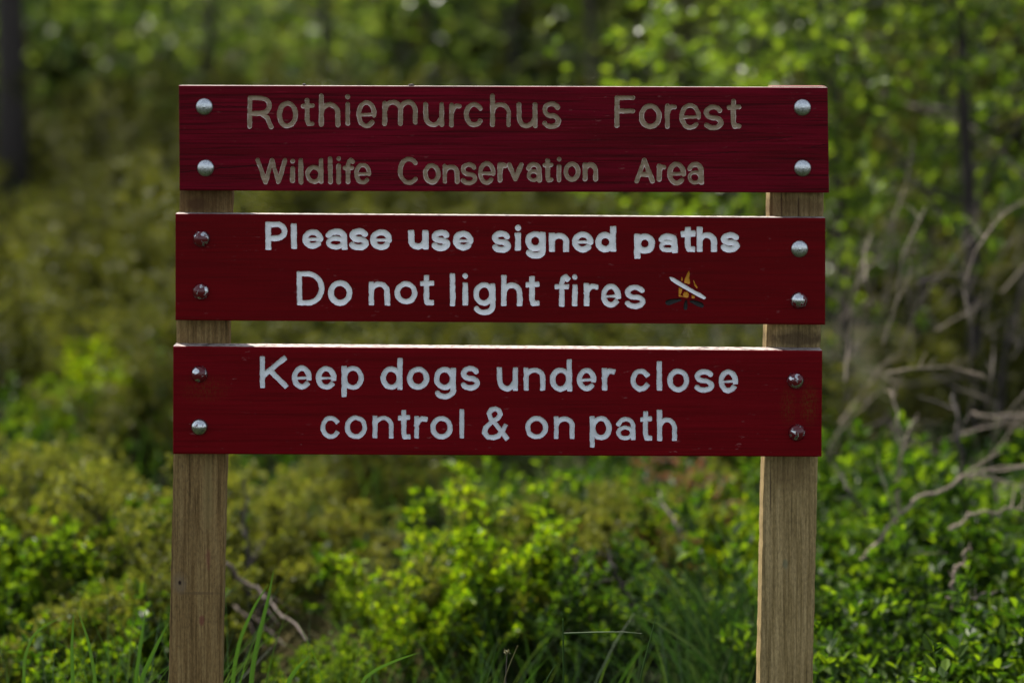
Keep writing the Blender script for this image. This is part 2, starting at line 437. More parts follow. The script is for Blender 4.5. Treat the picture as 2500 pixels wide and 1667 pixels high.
# (letter, x0, x1, y0, y1) in zoomed photo crops; second crop begins at photo column 1250
ROWS = [
 dict(board=0, oy=180, w=32, paint='carved', name='Rothiemurchus Forest', A=[('R',565,740,148,375),('o',765,905,185,370),('t',925,1020,165,360),('h',1048,1192,135,362),('i',1222,1262,157,190,352),('e',1300,1437,180,370),('m',1475,1715,178,355),('u',1752,1892,193,362),('r',1928,2012,198,365),('c',2027,2165,193,363),('h',2205,2346,135,362)],
   B=[('u',30,172,193,370),('s',200,330,188,375),('F',693,833,148,368),('o',858,1010,203,375),('r',1033,1115,203,375),('e',1130,1277,200,382),('s',1293,1428,210,383),('t',1450,1548,172,375)]),
 dict(board=0, oy=180, w=31, paint='carved', name='Wildlife Conservation Area', A=[('W',618,835,570,748),('i',848,890,592,625,740),('l',905,948,572,748),('d',955,1078,570,745),('l',1103,1145,560,748),('i',1160,1200,575,605,748),('f',1207,1290,570,745),('e',1285,1402,602,750),('C',1580,1732,563,752),('o',1750,1870,605,748),('n',1883,1997,612,745),('s',2003,2118,600,755),('e',2122,2240,592,752),('r',2255,2320,600,735),('v',2318,2430,600,728)],
   B=[('a',95,200,598,735),('t',207,280,572,735),('i',300,335,578,610,735),('o',348,462,595,730),('n',477,580,600,728),('A',828,965,570,742),('r',980,1042,610,730),('e',1050,1175,595,755),('a',1183,1295,598,750)]),
 dict(board=1, oy=490, w=41, paint='white', name='Please use signed paths', A=[('P',685,835,140,335),('l',850,908,150,327),('e',935,1078,192,325),('a',1090,1240,188,333),('s',1250,1383,187,335),('e',1393,1542,193,335),('u',1650,1788,197,330),('s',1808,1933,195,340),('e',1953,2090,203,337),('s',2215,2345,203,352)],
   B=[('i',15,65,183,213,338),('g',90,228,205,392),('n',250,387,215,348),('e',405,550,207,350),('d',563,703,168,347),('p',825,965,222,395),('a',988,1120,220,355),('t',1140,1240,173,352),('h',1248,1385,173,348),('s',1408,1540,213,350)]),
 dict(board=1, oy=490, w=37, paint='white', name='Do not light fires', A=[('D',898,1085,475,708),('o',1110,1272,538,708),('n',1383,1527,542,708),('o',1558,1713,542,700),('t',1727,1827,500,710),('l',1925,1977,487,713),('i',2012,2060,508,548,710),('g',2090,2240,550,773),('h',2278,2422,500,712)],
   B=[('t',90,187,508,715),('f',287,393,497,717),('i',405,445,517,562,713),('r',485,585,555,712),('e',600,735,562,722),('s',758,903,568,730)]),
 dict(board=2, oy=820, w=35, paint='pale', name='Keep dogs under close', A=[('K',648,838,135,355),('e',865,998,200,360),('e',1028,1165,203,362),('p',1200,1350,200,415),('d',1465,1613,147,363),('o',1643,1793,208,362),('g',1825,1973,208,427),('s',2005,2135,202,368),('u',2250,2392,208,372)],
   B=[('n',78,225,210,370),('d',255,405,155,375),('e',438,568,215,372),('r',608,698,215,368),('c',800,938,220,375),('l',973,1017,168,370),('o',1050,1197,220,380),('s',1230,1365,222,382),('e',1395,1527,225,385)]),
 dict(board=2, oy=820, w=33, paint='pale', name='control & on path', A=[('c',1058,1195,537,695),('o',1223,1373,535,695),('n',1410,1552,535,693),('t',1580,1667,495,700),('r',1690,1783,538,693),('o',1800,1950,540,697),('l',1993,2032,490,693),('&',2150,2332,473,703)],
   B=[('o',90,243,540,697),('n',283,423,540,697),('p',525,672,540,753),('a',702,835,545,705),('t',863,947,505,710),('h',980,1115,497,708)]),
]
# front-face corners of the boards in photo pixels: TL, TR, BR, BL
QUADS = [[(436, 209), (2021, 214), (2024.5, 471), (438, 465.5)],
         [(428, 522), (2015.5, 532.6), (2015, 793), (428, 782)],
         [(422.5, 845), (2008, 856), (2006, 1115), (422, 1108)]]

def seg_sdf(X, Y, pts, hw, boxy):
    best = np.full(X.shape, 1e9)
    last = len(pts) - 2
    closed = math.hypot(pts[0][0] - pts[-1][0], pts[0][1] - pts[-1][1]) < 1.5
    for i, (a, c) in enumerate(zip(pts[:-1], pts[1:])):
        dx, dy = c[0] - a[0], c[1] - a[1]
        L = math.hypot(dx, dy)
        if L < 1e-6: continue
        e0 = boxy and not closed and i == 0 and L > .7 * hw
        e1 = boxy and not closed and i == last and L > .7 * hw
        if e0 or e1:                                     # square-cut end of a painted stroke
            ux, uy = dx / L, dy / L
            s0, s1 = (-hw * .92 if e0 else 0), (L + (hw * .92 if e1 else 0))
            m_ = (s0 + s1) / 2
            mx, my = a[0] + ux * m_, a[1] + uy * m_
            lx = np.abs((X - mx) * ux + (Y - my) * uy); ly = np.abs(-(X - mx) * uy + (Y - my) * ux)
            r_ = hw * .32
            qx = lx - ((s1 - s0) / 2 - r_); qy = ly - (hw - r_)
            s = np.hypot(np.maximum(qx, 0), np.maximum(qy, 0)) + np.minimum(np.maximum(qx, qy), 0) - r_
        else:
            t = np.clip(((X - a[0]) * dx + (Y - a[1]) * dy) / (L * L), 0, 1)
            s = np.hypot(X - a[0] - t * dx, Y - a[1] - t * dy) - hw
        best = np.minimum(best, s)
    return best

def smooth_noise(shape, cell, r_):
    h, w_ = shape
    gh, gw = int(h / cell) + 3, int(w_ / cell) + 3
    g = r_.uniform(-1, 1, (gh, gw))
    yy = np.arange(h) / cell; xx = np.arange(w_) / cell
    y0 = yy.astype(int); x0 = xx.astype(int)
    fy = (yy - y0)[:, None]; fx = (xx - x0)[None, :]
    fy = fy * fy * (3 - 2 * fy); fx = fx * fx * (3 - 2 * fx)
    a = g[y0][:, x0]; b_ = g[y0][:, x0 + 1]; c = g[y0 + 1][:, x0]; d = g[y0 + 1][:, x0 + 1]
    return (a * (1 - fx) + b_ * fx) * (1 - fy) + (c * (1 - fx) + d * fx) * fy

def poly_sdf(X, Y, pts):
    """signed distance to a closed polygon"""
    pts = np.asarray(pts, float)
    d = np.full(X.shape, 1e9); ins = np.zeros(X.shape, bool)
    for a, c in zip(pts, np.roll(pts, -1, 0)):
        e = c - a
        t = np.clip(((X - a[0]) * e[0] + (Y - a[1]) * e[1]) / (e @ e), 0, 1)
        d = np.minimum(d, np.hypot(X - a[0] - t * e[0], Y - a[1] - t * e[1]))
        cond = (a[1] > Y) != (c[1] > Y)
        with np.errstate(divide='ignore', invalid='ignore'):
            xi = (c[0] - a[0]) * (Y - a[1]) / (c[1] - a[1]) + a[0]
        ins ^= cond & (X < xi)
    return np.where(ins, -d, d)

FZ = 11.2  # zoom of the campfire crop, origin (1590, 640)
def fz(pts): return [(1590 + x / FZ, 640 + y / FZ) for x, y in pts]
SYMBOL = [
 ('flame', 'amber', [fz([(1030, 225), (1050, 300), (1035, 430), (1065, 560), (1035, 605), (970, 580), (895, 565), (910, 470), (960, 360), (1000, 290)]),
                     fz([(835, 395), (862, 450), (848, 520), (815, 490), (820, 420)]),
                     fz([(1155, 470), (1190, 560), (1270, 690), (1245, 722), (1180, 640), (1145, 500)]),
                     fz([(755, 680), (850, 735), (830, 830), (800, 885), (830, 915), (880, 930), (860, 870), (900, 810), (990, 805), (1025, 870), (1020, 955), (980, 975), (860, 950), (745, 945)]),
                     fz([(1105, 895), (1190, 920), (1190, 990), (1105, 990)])]),
 ('firewood_log', 'black', [fz([(400, 1050), (520, 1005), (810, 990), (830, 1050), (700, 1105), (500, 1180), (420, 1170), (380, 1120)])]),
 ('firewood_log', 'black', [fz([(930, 1030), (980, 1040), (995, 1180), (985, 1300), (905, 1310), (880, 1240), (890, 1140)])]),
 ('firewood_log', 'black', [fz([(1060, 1040), (1160, 1030), (1400, 1110), (1445, 1190), (1400, 1250), (1260, 1210), (1150, 1140), (1050, 1090)])]),
 ('prohibition_bar', 'white', [fz([(490, 415), (520, 395), (600, 420), (800, 540), (1000, 660), (1200, 780), (1340, 840), (1480, 940), (1500, 985), (1445, 1015), (1330, 970), (1150, 870), (900, 730), (680, 600), (540, 510)])]),
]

def build_board(bi, root):
    q = np.array(QUADS[bi], float)
    CELL = 1.3
    nx = int(1586 / CELL); ny = int(258 / CELL)
    u = np.linspace(0, 1, nx + 1)[None, :]; v = np.linspace(0, 1, ny + 1)[:, None]
    X = (1 - v) * ((1 - u) * q[0, 0] + u * q[1, 0]) + v * ((1 - u) * q[3, 0] + u * q[2, 0])
    Y = (1 - v) * ((1 - u) * q[0, 1] + u * q[1, 1]) + v * ((1 - u) * q[3, 1] + u * q[2, 1])
    shape = X.shape
    r_ = np.random.default_rng(40 + bi)
    wob = smooth_noise(shape, 7, r_) * .9 + smooth_noise(shape, 3, r_) * .55
    wob2 = smooth_noise(shape, 16, r_) * 1.0
    best = np.full(shape, 1e9); owner = np.full(shape, -1); depth = np.zeros(shape); rim = np.zeros(shape)
    parts = []
    for row in [r for r in ROWS if r['board'] == bi]:
        words = row['name'].split(' ')
        first = len(parts)
        for wd in words: parts.append((('carved_word' if row['paint'] == 'carved' else 'painted_word'), row['paint'], 'word ' + wd))
        wid = [k_ for k_, wd in enumerate(words) for _ in wd]
        hw = row['w'] / ZF / 2
        boxy = row['paint'] != 'carved'
        wsd = [np.full(shape, 1e9) for _ in words]
        gi = -1
        for ox, lst in ((400, row['A']), (1250, row['B'])):
            for g in lst:
                ch = g[0]; gi += 1; sdf = wsd[wid[gi]]
                x0, x1 = ox + g[1] / ZF, ox + g[2] / ZF
                if ch == 'i':
                    dot, y0, y1 = [row['oy'] + t / ZF for t in g[3:6]]
                    cx = (x0 + x1) / 2
                    sk = [[(cx, y0 + hw), (cx, y1 - hw)], [(cx, dot - .4), (cx, dot + .4)]]
                    by0 = dot - hw
                else:
                    y0, y1 = row['oy'] + g[3] / ZF, row['oy'] + g[4] / ZF
                    by0 = y0
                    wx, wy = max(x1 - x0 - 2 * hw, .01), y1 - y0 - 2 * hw
                    sk = [[(x0 + hw + p[0] * wx, y0 + hw + p[1] * wy) for p in s] for s in G[ch]]
                i0 = max(0, np.searchsorted(Y[:, nx // 2], by0 - 14)); i1 = np.searchsorted(Y[:, nx // 2], y1 + 14)
                j0 = np.searchsorted(X[ny // 2], x0 - 10); j1 = np.searchsorted(X[ny // 2], x1 + 10)
                sl = (slice(i0, i1), slice(j0, j1))
                # each letter hand-routed a little differently
                jx = r_.uniform(-.6, .6, 2)
                for si, s in enumerate(sk):
                    s = [(p[0] + r_.uniform(-.35, .35), p[1] + r_.uniform(-.35, .35)) for p in s]
                    thin = .50 if (ch == 'e' and si == 0) else (.78 if (ch == 'a' and si == 1) else 1.0)
                    if row['paint'] == 'carved' and thin < .6: thin = .72
                    sdf[sl] = np.minimum(sdf[sl], seg_sdf(X[sl], Y[sl], s, hw * thin + r_.uniform(-.3, .3), boxy))
        sdf = np.min(wsd, axis=0); which = np.argmin(wsd, axis=0) + first
        sdf = sdf + wob * (.62 if boxy else .6) + (wob2 * .6)
        if boxy:
            dep = 6.2 * np.clip(-sdf / 1.7, 0, 1) ** .8 - np.exp(-((sdf + 3.2) / 1.3) ** 2) * .5 + .45 * wob2 * (sdf < -1.5) + .25 * wob * (sdf < -1.5)
            rm = np.clip(1 - (-sdf) / 1.6, 0, 1) * np.clip(smooth_noise(shape, 9, r_) * 1.6 + .1, 0, 1)
        else:
            t = np.clip(-sdf / (hw * .75), 0, 1)
            dep = 7.5 * np.sqrt(np.clip(1 - (1 - t) ** 2, 0, 1))
            rm = np.clip(1 - (-sdf) / 2.6, 0, 1) * np.clip(smooth_noise(shape, 8, r_) * 2.6 + .15, 0, 1)
        dep = np.where(sdf < 0, dep, 0)
        near = sdf < best
        owner = np.where(near, which, owner); best = np.where(near, sdf, best)
        depth = np.where(near, dep, depth); rim = np.where(near, rm, rim)
    if bi == 1:
        for nm, mat, polys in SYMBOL:
            idx = len(parts); parts.append((nm, mat, None))
            sdf = np.full(shape, 1e9)
            for pl in polys: sdf = np.minimum(sdf, poly_sdf(X, Y, pl))
            sdf = sdf + wob * .25
            dep = np.where(sdf < 0, 3.0 * np.clip(-sdf / 1.6, 0, 1), 0)
            near = sdf < best
            owner = np.where(near, idx, owner); best = np.where(near, sdf, best)
            depth = np.where(near, dep, depth); rim = np.where(near, np.clip(1 + sdf / 1.2, 0, 1) * .5, rim)
    # faces: which part owns each
    fc = (best[:-1, :-1] + best[1:, :-1] + best[:-1, 1:] + best[1:, 1:]) / 4
    own_f = np.where(fc < 0, owner[:-1, :-1], -1)
    # pull border vertices onto the outline
    gy, gx = np.gradient(best)
    gx /= CELL; gy /= CELL
    gl = np.maximum(np.hypot(gx, gy), .3)
    inm = fc < 0
    pad = np.pad(inm, 1, mode='edge')
    cnt = pad[:-1, :-1].astype(int) + pad[1:, :-1] + pad[:-1, 1:] + pad[1:, 1:]
    border = (cnt > 0) & (cnt < 4)
    mv = np.clip(-best, -CELL * .55, CELL * .55) * border
    X = X + mv * gx / gl; Y = Y + mv * gy / gl
    depth = np.where(border, 0, depth)
    rim = np.where(border, np.maximum(rim, .3 * (rim > .02)), rim)
    # slight wear: rounded arrises, waviness of the face
    bulge = smooth_noise(shape, 120, r_) * .25
    ex = np.minimum(np.minimum(X - X[:, :1], X[:, -1:] - X), np.minimum(Y - Y[:1], Y[-1:] - Y))
    arris = np.clip(1 - ex / 2.6, 0, 1) ** 2 * 2.2
    V = np.stack([(X - 1250) * K, (depth + bulge + arris) * K, CAM_Z - (Y - HOR) * K], -1).reshape(-1, 3)
    W = nx + 1
    idx0 = (np.arange(ny)[:, None] * W + np.arange(nx)[None, :])
    quad = np.stack([idx0, idx0 + W, idx0 + W + 1, idx0 + 1], -1)
    # front (faces without groove) + edges and back
    Ff = quad[own_f < 0]
    T = [46, 40, 50][bi] * K
    ring_t = idx0[0].tolist() + [nx]                     # top row
    top = np.arange(0, nx + 1); bot = np.arange(ny * W, ny * W + nx + 1)
    lef = np.arange(0, (ny + 1) * W, W); rig = lef + nx
    ring = np.concatenate([top, rig[1:], bot[::-1][1:], lef[::-1][1:-1]])
    Vb = V[ring].copy(); Vb[:, 1] = T
    rr = np.random.default_rng(bi + 5)
    n0 = len(V); nr = len(ring)
    a = np.arange(nr); c = (a + 1) % nr
    Fs = np.stack([ring[a], ring[c], n0 + c, n0 + a], -1)
    VV = np.concatenate([V, Vb, [[0, T, V[:, 2].mean()]]])
    Fb = np.stack([n0 + a, n0 + c, np.full(nr, n0 + nr), np.full(nr, n0 + nr)], -1)
    used = np.zeros(len(VV), bool)
    Fq = np.concatenate([Ff, Fs]); used[Fq.ravel()] = True; used[n0:] = True
    remap = np.cumsum(used) - 1
    me = bpy.data.meshes.new('board')
    tri = Fb[:, :3]
    V2 = VV[used].astype(np.float32); Fq2 = remap[Fq]; tri2 = remap[tri]
    me.vertices.add(len(V2)); me.vertices.foreach_set('co', V2.ravel())
    loops = np.concatenate([Fq2.ravel(), tri2.ravel()]).astype(np.int32)
    starts = np.concatenate([np.arange(len(Fq2)) * 4, len(Fq2) * 4 + np.arange(len(tri2)) * 3]).astype(np.int32)
    me.loops.add(len(loops)); me.loops.foreach_set('vertex_index', loops)
    me.polygons.add(len(starts)); me.polygons.foreach_set('loop_start', starts)
    me.update(calc_edges=True)
    mi = np.zeros(len(starts), np.int32)
    mi[len(Ff):len(Ff) + nx] = 1                           # upper edge: bare pale wood
    me.polygons.foreach_set('material_index', mi)
    sm = np.zeros(len(starts), bool); sm[:len(Ff)] = True
    me.polygons.foreach_set('use_smooth', sm)
    bo = link('board', me, [M['board%d' % (bi + 1)], M['edge']], root)
    bo['label'] = ['crimson board with bare carved letters', 'dark red board with white letters and a campfire symbol', 'dark red board with pale grey letters'][bi]
    for pi, (nm, mat, text) in enumerate(parts):
        F = quad[own_f == pi]
        us = np.zeros(len(V), bool); us[F.ravel()] = True
        rm = np.cumsum(us) - 1
        me = np_mesh(nm, V[us], rm[F])
        at2 = me.attributes.new('rim', 'FLOAT', 'POINT')
        rv = rim.ravel()[us].astype(np.float32)
        if len(rv) == len(me.vertices): at2.data.foreach_set('value', rv)
        lo = link(nm, me, M[mat], bo)
        if text:
            lo['label'] = {'carved': 'bare wood carved ', 'white': 'white painted ', 'pale': 'pale grey painted '}[mat] + text
        elif nm == 'prohibition_bar': lo['label'] = 'white bar slashed across the fire'
        elif nm == 'flame': lo['label'] = 'amber painted flames'
    return bo

def lathe(profile, k_=40):
    V, F = [], []
    for r_, y in profile:
        for j in range(k_):
            a = 2 * math.pi * j / k_
            V.append((r_ * math.cos(a), y, r_ * math.sin(a)))
    for i in range(len(profile) - 1):
        for j in range(k_):
            a, b_ = i * k_ + j, i * k_ + (j + 1) % k_
            F.append((a, b_, b_ + k_, a + k_))
    F.append(tuple(range((len(profile) - 1) * k_, len(profile) * k_)))
    return V, F

BOLTS = [[(498.7, 261, None), (502, 410.5, None), (1959, 263, None), (1959.5, 411, None)],
         [(492, 583, .46), (491, 711.5, .43), (1952, 608, None), (1950.5, 733, .475)],
         [(487, 913, .48), (487, 1042, .66), (1942, 928.5, .50), (1945, 1055.6, .42)]]

def build_sign():
    root = empty('forest_sign', (0, 0, 0))
    tag(root, 'dark red timber notice with three boards of carved lettering bolted to two wooden posts', 'sign')
    # posts: front-face left/right edges at two photo rows
    for nm, (xl0, xr0, yt), (xl1, xr1), mat, tw, dep, lab in (
        ('post', (443.5, 572, 213), (411, 540), M['post_left'], -.07, 78, 'brown wooden post with a knot'),
        ('post', (1885, 2018, 211), (1855, 1984.5), M['post_right'], 0.0, 78, 'paler tan wooden post')):
        yb = 2000
        f = (yb - yt) / (1667 - yt)
        xlb, xrb = xl0 + (xl1 - xl0) * f, xr0 + (xr1 - xr0) * f
        rows = 90; sides = 4
        ring = []
        V, F = [], []
        T = 50 * K
        y0 = T + .002; y1 = y0 + dep * K
        rr = random.Random(3 if 'knot' in lab else 4)
        sc = (DIST + y0) / DIST                     # front face lies behind the boards
        for i in range(rows + 1):
            t = i / rows
            py = yt + (yb - yt) * t
            xl = xl0 + (xlb - xl0) * t; xr = xr0 + (xrb - xr0) * t
            xa = (xl - 1250) * K * sc; xb = (xr - 1250) * K * sc
            z = CAM_Z - (py - HOR) * K * sc
            if i == rows: z = -.35
            jit = [rr.uniform(-.0007, .0007) for _ in range(4)]
            ch = .0022
            twx = tw * dep * K
            pts = [(xa + ch, y0), (xb - ch, y0), (xb + jit[1], y0 + ch), (xb + twx + jit[1], y1 - ch), (xb + twx - ch, y1), (xa + twx + ch, y1), (xa + twx + jit[0], y1 - ch), (xa + jit[0], y0 + ch)]
            V += [(p[0], p[1], z) for p in pts]
        for i in range(rows):
            for j in range(8):
                a, b_ = i * 8 + j, i * 8 + (j + 1) % 8
                F.append((a, a + 8, b_ + 8, b_))
        me = py_mesh('post', V, F + [tuple(range(8)), tuple(reversed(range(rows * 8, rows * 8 + 8)))])
        me.materials.append(mat); me.materials.append(M['post_top'])
        me.polygons[len(F)].material_index = 1
        o = link('post', me, None, root); o['label'] = lab
    for bi in range(3):
        bo = build_board(bi, root)
        for (px, py, chip) in BOLTS[bi]:
            R = 20.8 * K
            prof = []
            hgt = (9.5 if chip is None else 16) * K
            for s in range(0, 13):
                a = (s / 13) * math.pi / 2
                prof.append((R * math.cos(a) if s else R, -hgt * math.sin(a) ** .95 if s else .0015))
            prof.insert(1, (R * 1.0, -.0008))
            prof.append((R * .05, -hgt * (1.03 if chip is None else 1.0)))
            V, F = lathe(prof)
            me = py_mesh('bolt_head', V, F, True)
            o = link('bolt_head', me, bolt_mat('bolt_zinc' if chip is None else 'bolt_chipped_paint', chip, px * .013 + py * .017), bo)
            p = P(px, py)
            o.location = (p[0], .0002, p[1])
            o['label'] = 'shiny bare metal bolt head' if chip is None else 'bolt head with chipped red paint'
    return root
build_sign()

# ------------------------------------------------------------------ vegetation toolkit
class Plant:
    """collects tubes (stems) and leaves"""
    def __init__(s): s.tv, s.tf, s.n, s.lp, s.ld, s.ln, s.ll, s.lw = [], [], 0, [], [], [], [], []
    def tube(s, pts, r0, r1, k_=5):
        pts = np.asarray(pts, float); m_ = len(pts)
        t = np.gradient(pts, axis=0); t /= np.linalg.norm(t, axis=1)[:, None] + 1e-9
        ref = np.array([.3, .9, .2]); 
        a = np.cross(t, ref); a /= np.linalg.norm(a, axis=1)[:, None] + 1e-9
        b_ = np.cross(t, a)
        rad = np.linspace(r0, r1, m_)[:, None, None]
        ang = np.arange(k_) * 2 * math.pi / k_
        ring = pts[:, None, :] + rad * (np.cos(ang)[None, :, None] * a[:, None, :] + np.sin(ang)[None, :, None] * b_[:, None, :])
        s.tv.append(ring.reshape(-1, 3))
        i = (np.arange(m_ - 1)[:, None] * k_ + np.arange(k_)[None, :]); j = (np.arange(m_ - 1)[:, None] * k_ + (np.arange(k_)[None, :] + 1) % k_)
        s.tf.append(s.n + np.stack([i, j, j + k_, i + k_], -1).reshape(-1, 4))
        s.n += m_ * k_
    def leaf(s, p, d, nrm, L, W):
        s.lp.append(p); s.ld.append(d); s.ln.append(nrm); s.ll.append(L); s.lw.append(W)
    def stems(s, name): return np_mesh(name, np.concatenate(s.tv), np.concatenate(s.tf))
    def leaf_verts(s):
        return leaf_verts(np.array(s.lp), np.array(s.ld), np.array(s.ln), np.array(s.ll), np.array(s.lw))
    def leaves(s, name): return leaf_mesh(name, s.leaf_verts())

def leaf_verts(p, d, nrm, L, W, fold=.25):
    d = d / (np.linalg.norm(d, axis=1)[:, None] + 1e-9)
    side = np.cross(d, nrm); side /= np.linalg.norm(side, axis=1)[:, None] + 1e-9
    up = np.cross(side, d)
    L = L[:, None]; W = W[:, None]
    r1 = p + d * L * .32 + side * W * .5 + up * W * fold
    r2 = p + d * L * .68 + side * W * .42 + up * W * fold * .8
    l1 = p + d * L * .32 - side * W * .5 + up * W * fold
    l2 = p + d * L * .68 - side * W * .42 + up * W * fold * .8
    tip = p + d * L - up * L * .08
    return np.stack([p, r1, r2, tip, l2, l1], 1)

def leaf_mesh(name, lv):
    n_ = len(lv)
    i = np.arange(n_)[:, None] * 6
    F = np.concatenate([i + np.array([[0, 1, 2, 3]]), i + np.array([[0, 3, 4, 5]])])
    return np_mesh(name, lv.reshape(-1, 3), F, False)

def strand(r_, p, d, L, n_=7, wig=.25, lift=0.0):
    pts = [np.array(p, float)]
    d = np.array(d, float); d /= np.linalg.norm(d) + 1e-9
    for _ in range(n_):
        d = d + r_.normal(0, wig, 3) / n_ ** .5 + np.array([0, 0, lift / n_])
        d /= np.linalg.norm(d)
        pts.append(pts[-1] + d * L / n_)
    return np.array(pts)

def rnd_perp(r_, d):
    v = r_.normal(0, 1, 3); v -= d * (v @ d) / (d @ d + 1e-9)
    return v / (np.linalg.norm(v) + 1e-9)

def bilberry(seed, h=.5, spread=.30, stems=22, twigs=12, lpt=10, ll=.033):
    """upright twiggy dwarf shrub with small oval leaves"""
    r_ = np.random.default_rng(seed); P_ = Plant()
    for _ in range(stems):
        a = r_.uniform(0, 2 * math.pi); q = math.sqrt(r_.uniform(0, 1)) * spread * .55
        d = np.array([math.cos(a) * .55 * r_.uniform(.2, 1), math.sin(a) * .55 * r_.uniform(.2, 1), 1.0])
        L = h * r_.uniform(.65, 1.05)
        st = strand(r_, (math.cos(a) * q, math.sin(a) * q, -.02), d, L, 8, .3, .2)
        P_.tube(st, .0035, .0012, 4)
        for k_ in range(twigs):
            t = r_.uniform(.25, 1.0); i = min(int(t * 8), 7)
            b0 = st[i] + (st[i + 1] - st[i]) * (t * 8 - i)
            dd = st[i + 1] - st[i]; dd = dd / np.linalg.norm(dd)
            tw = strand(r_, b0, dd * .9 + rnd_perp(r_, dd) * .75 + np.array([0, 0, .35]), h * r_.uniform(.14, .30) * (1.15 - .4 * t), 5, .25, .35)
            P_.tube(tw, .0014, .0007, 3)
            for m_ in range(lpt):
                u = r_.uniform(.15, 1.0) * 5; j = min(int(u), 4)
                p0 = tw[j] + (tw[j + 1] - tw[j]) * (u - j)
                td = tw[j + 1] - tw[j]; td /= np.linalg.norm(td)
                P_.leaf(p0, td * .7 + rnd_perp(r_, td) * .9 + np.array([0, 0, .15]), np.array([0, 0, 1.0]) + r_.normal(0, .55, 3), ll * r_.uniform(.65, 1.25), ll * r_.uniform(.42, .6))
    return P_

def juniper(seed, h=1.2, spread=.55, stems=16, sprays=22, npt=36, nl=.021, droop=-.35, nw=.24):
    """feathery needle shrub: arching branches with sprays of short needles"""
    r_ = np.random.default_rng(seed); P_ = Plant()
    for _ in range(stems):
        a = r_.uniform(0, 2 * math.pi)
        out = r_.uniform(.1, 1.0) * spread / h
        st = strand(r_, (math.cos(a) * .04, math.sin(a) * .04, -.05), (math.cos(a) * out, math.sin(a) * out, 1), h * r_.uniform(.55, 1.05), 9, .3, .1)
        P_.tube(st, h * .011, h * .002, 5)
        for k_ in range(sprays):
            t = r_.uniform(.15, 1.0) ** .8; i = min(int(t * 9), 8)
            b0 = st[i] + (st[i + 1] - st[i]) * (t * 9 - i)
            dd = st[i + 1] - st[i]; dd /= np.linalg.norm(dd)
            tw = strand(r_, b0, dd * .7 + rnd_perp(r_, dd) * .8 + np.array([0, 0, .2]), h * r_.uniform(.12, .26) * (1.1 - .45 * t), 6, .25, droop)
            P_.tube(tw, h * .0022, h * .0008, 3)
            subs = [tw]
            for q in range(3):
                j = r_.integers(1, 6); td = tw[j] - tw[j - 1]; td /= np.linalg.norm(td)
                subs.append(strand(r_, tw[j], td * .8 + rnd_perp(r_, td) * .7, h * .075 * r_.uniform(.6, 1.3), 3, .2, droop))
            for sb in subs:
                ns = len(sb) - 1
                for m_ in range(npt if sb is tw else npt // 2):
                    u = r_.uniform(.0, 1.0) * ns; j = min(int(u), ns - 1)
                    p0 = sb[j] + (sb[j + 1] - sb[j]) * (u - j)
                    td = sb[j + 1] - sb[j]; td /= np.linalg.norm(td)
                    P_.leaf(p0, td * .7 + rnd_perp(r_, td) * .8, rnd_perp(r_, td), nl * r_.uniform(.7, 1.3), nl * nw)
    return P_

def broadleaf(seed, h=4.0, limbs=22, twigs=9, lpt=9, ll=.034, low=.1, spread=1.3, trunk_r=.04, wig=.2, lean=(0, 0)):
    """slender young birch: trunk, limbs, hanging twigs, small toothed-oval leaves"""
    r_ = np.random.default_rng(seed); P_ = Plant()
    tr = strand(r_, (0, 0, -.1), (lean[0], lean[1], 1), h, 14, wig * .6, .1)
    P_.tube(tr, trunk_r, trunk_r * .2, 8)
    for k_ in range(limbs):
        t = low + (1 - low) * (k_ + r_.uniform(0, 1)) / limbs; t = min(t, .99); i = min(int(t * 14), 13)
        b0 = tr[i] + (tr[i + 1] - tr[i]) * (t * 14 - i)
        a = r_.uniform(0, 2 * math.pi)
        L = spread * (1.15 - .75 * t) * r_.uniform(.6, 1.15)
        lb = strand(r_, b0, (math.cos(a), math.sin(a), r_.uniform(.15, .7)), L, 9, .35, .1)
        P_.tube(lb, trunk_r * .28 * (1.2 - t * .6), trunk_r * .06, 4)
        for q in range(twigs):
            u = r_.uniform(.2, 1.0) * 9; j = min(int(u), 8)
            p0 = lb[j] + (lb[j + 1] - lb[j]) * (u - j)
            td = lb[j + 1] - lb[j]; td /= np.linalg.norm(td)
            tw = strand(r_, p0, td * .7 + rnd_perp(r_, td) * .8, L * r_.uniform(.18, .4), 5, .3, -.25)
            P_.tube(tw, trunk_r * .05, trunk_r * .02, 3)
            for m_ in range(lpt):
                u2 = r_.uniform(.1, 1.0) * 5; j2 = min(int(u2), 4)
                p1 = tw[j2] + (tw[j2 + 1] - tw[j2]) * (u2 - j2)
                t2 = tw[j2 + 1] - tw[j2]; t2 /= np.linalg.norm(t2)
                P_.leaf(p1, t2 * .5 + rnd_perp(r_, t2) * .8 + np.array([0, 0, -.25]), np.array([0, 0, .8]) + r_.normal(0, .7, 3), ll * r_.uniform(.65, 1.2), ll * r_.uniform(.5, .75))
    return P_

def plant_thing(name, cat, pl_meshes, mats, loc, rz, sc, label, group, parts=('stems', 'foliage')):
    root = empty(name, loc, rz, sc)
    tag(root, label, cat, group)
    for pn, me, mt in zip(parts, pl_meshes, mats):
        o = bpy.data.objects.new(pn, me); COL.objects.link(o); o.parent = root
        if not me.materials: me.materials.append(mt)
    return root

def base_at(px, d):
    x = (px - 1250) * K * d / DIST; y = d - DIST
    return Vector((x, y, float(ground_z(x, y)) - .01))

def scale_for(px, py_top, d, h0):
    b_ = base_at(px, d)
    return max((CAM_Z - (py_top - HOR) * K * d / DIST - b_.z) / h0, .05)

def meshes(pl, nm): return pl.stems(nm + '_stems'), pl.leaves(nm + '_foliage')

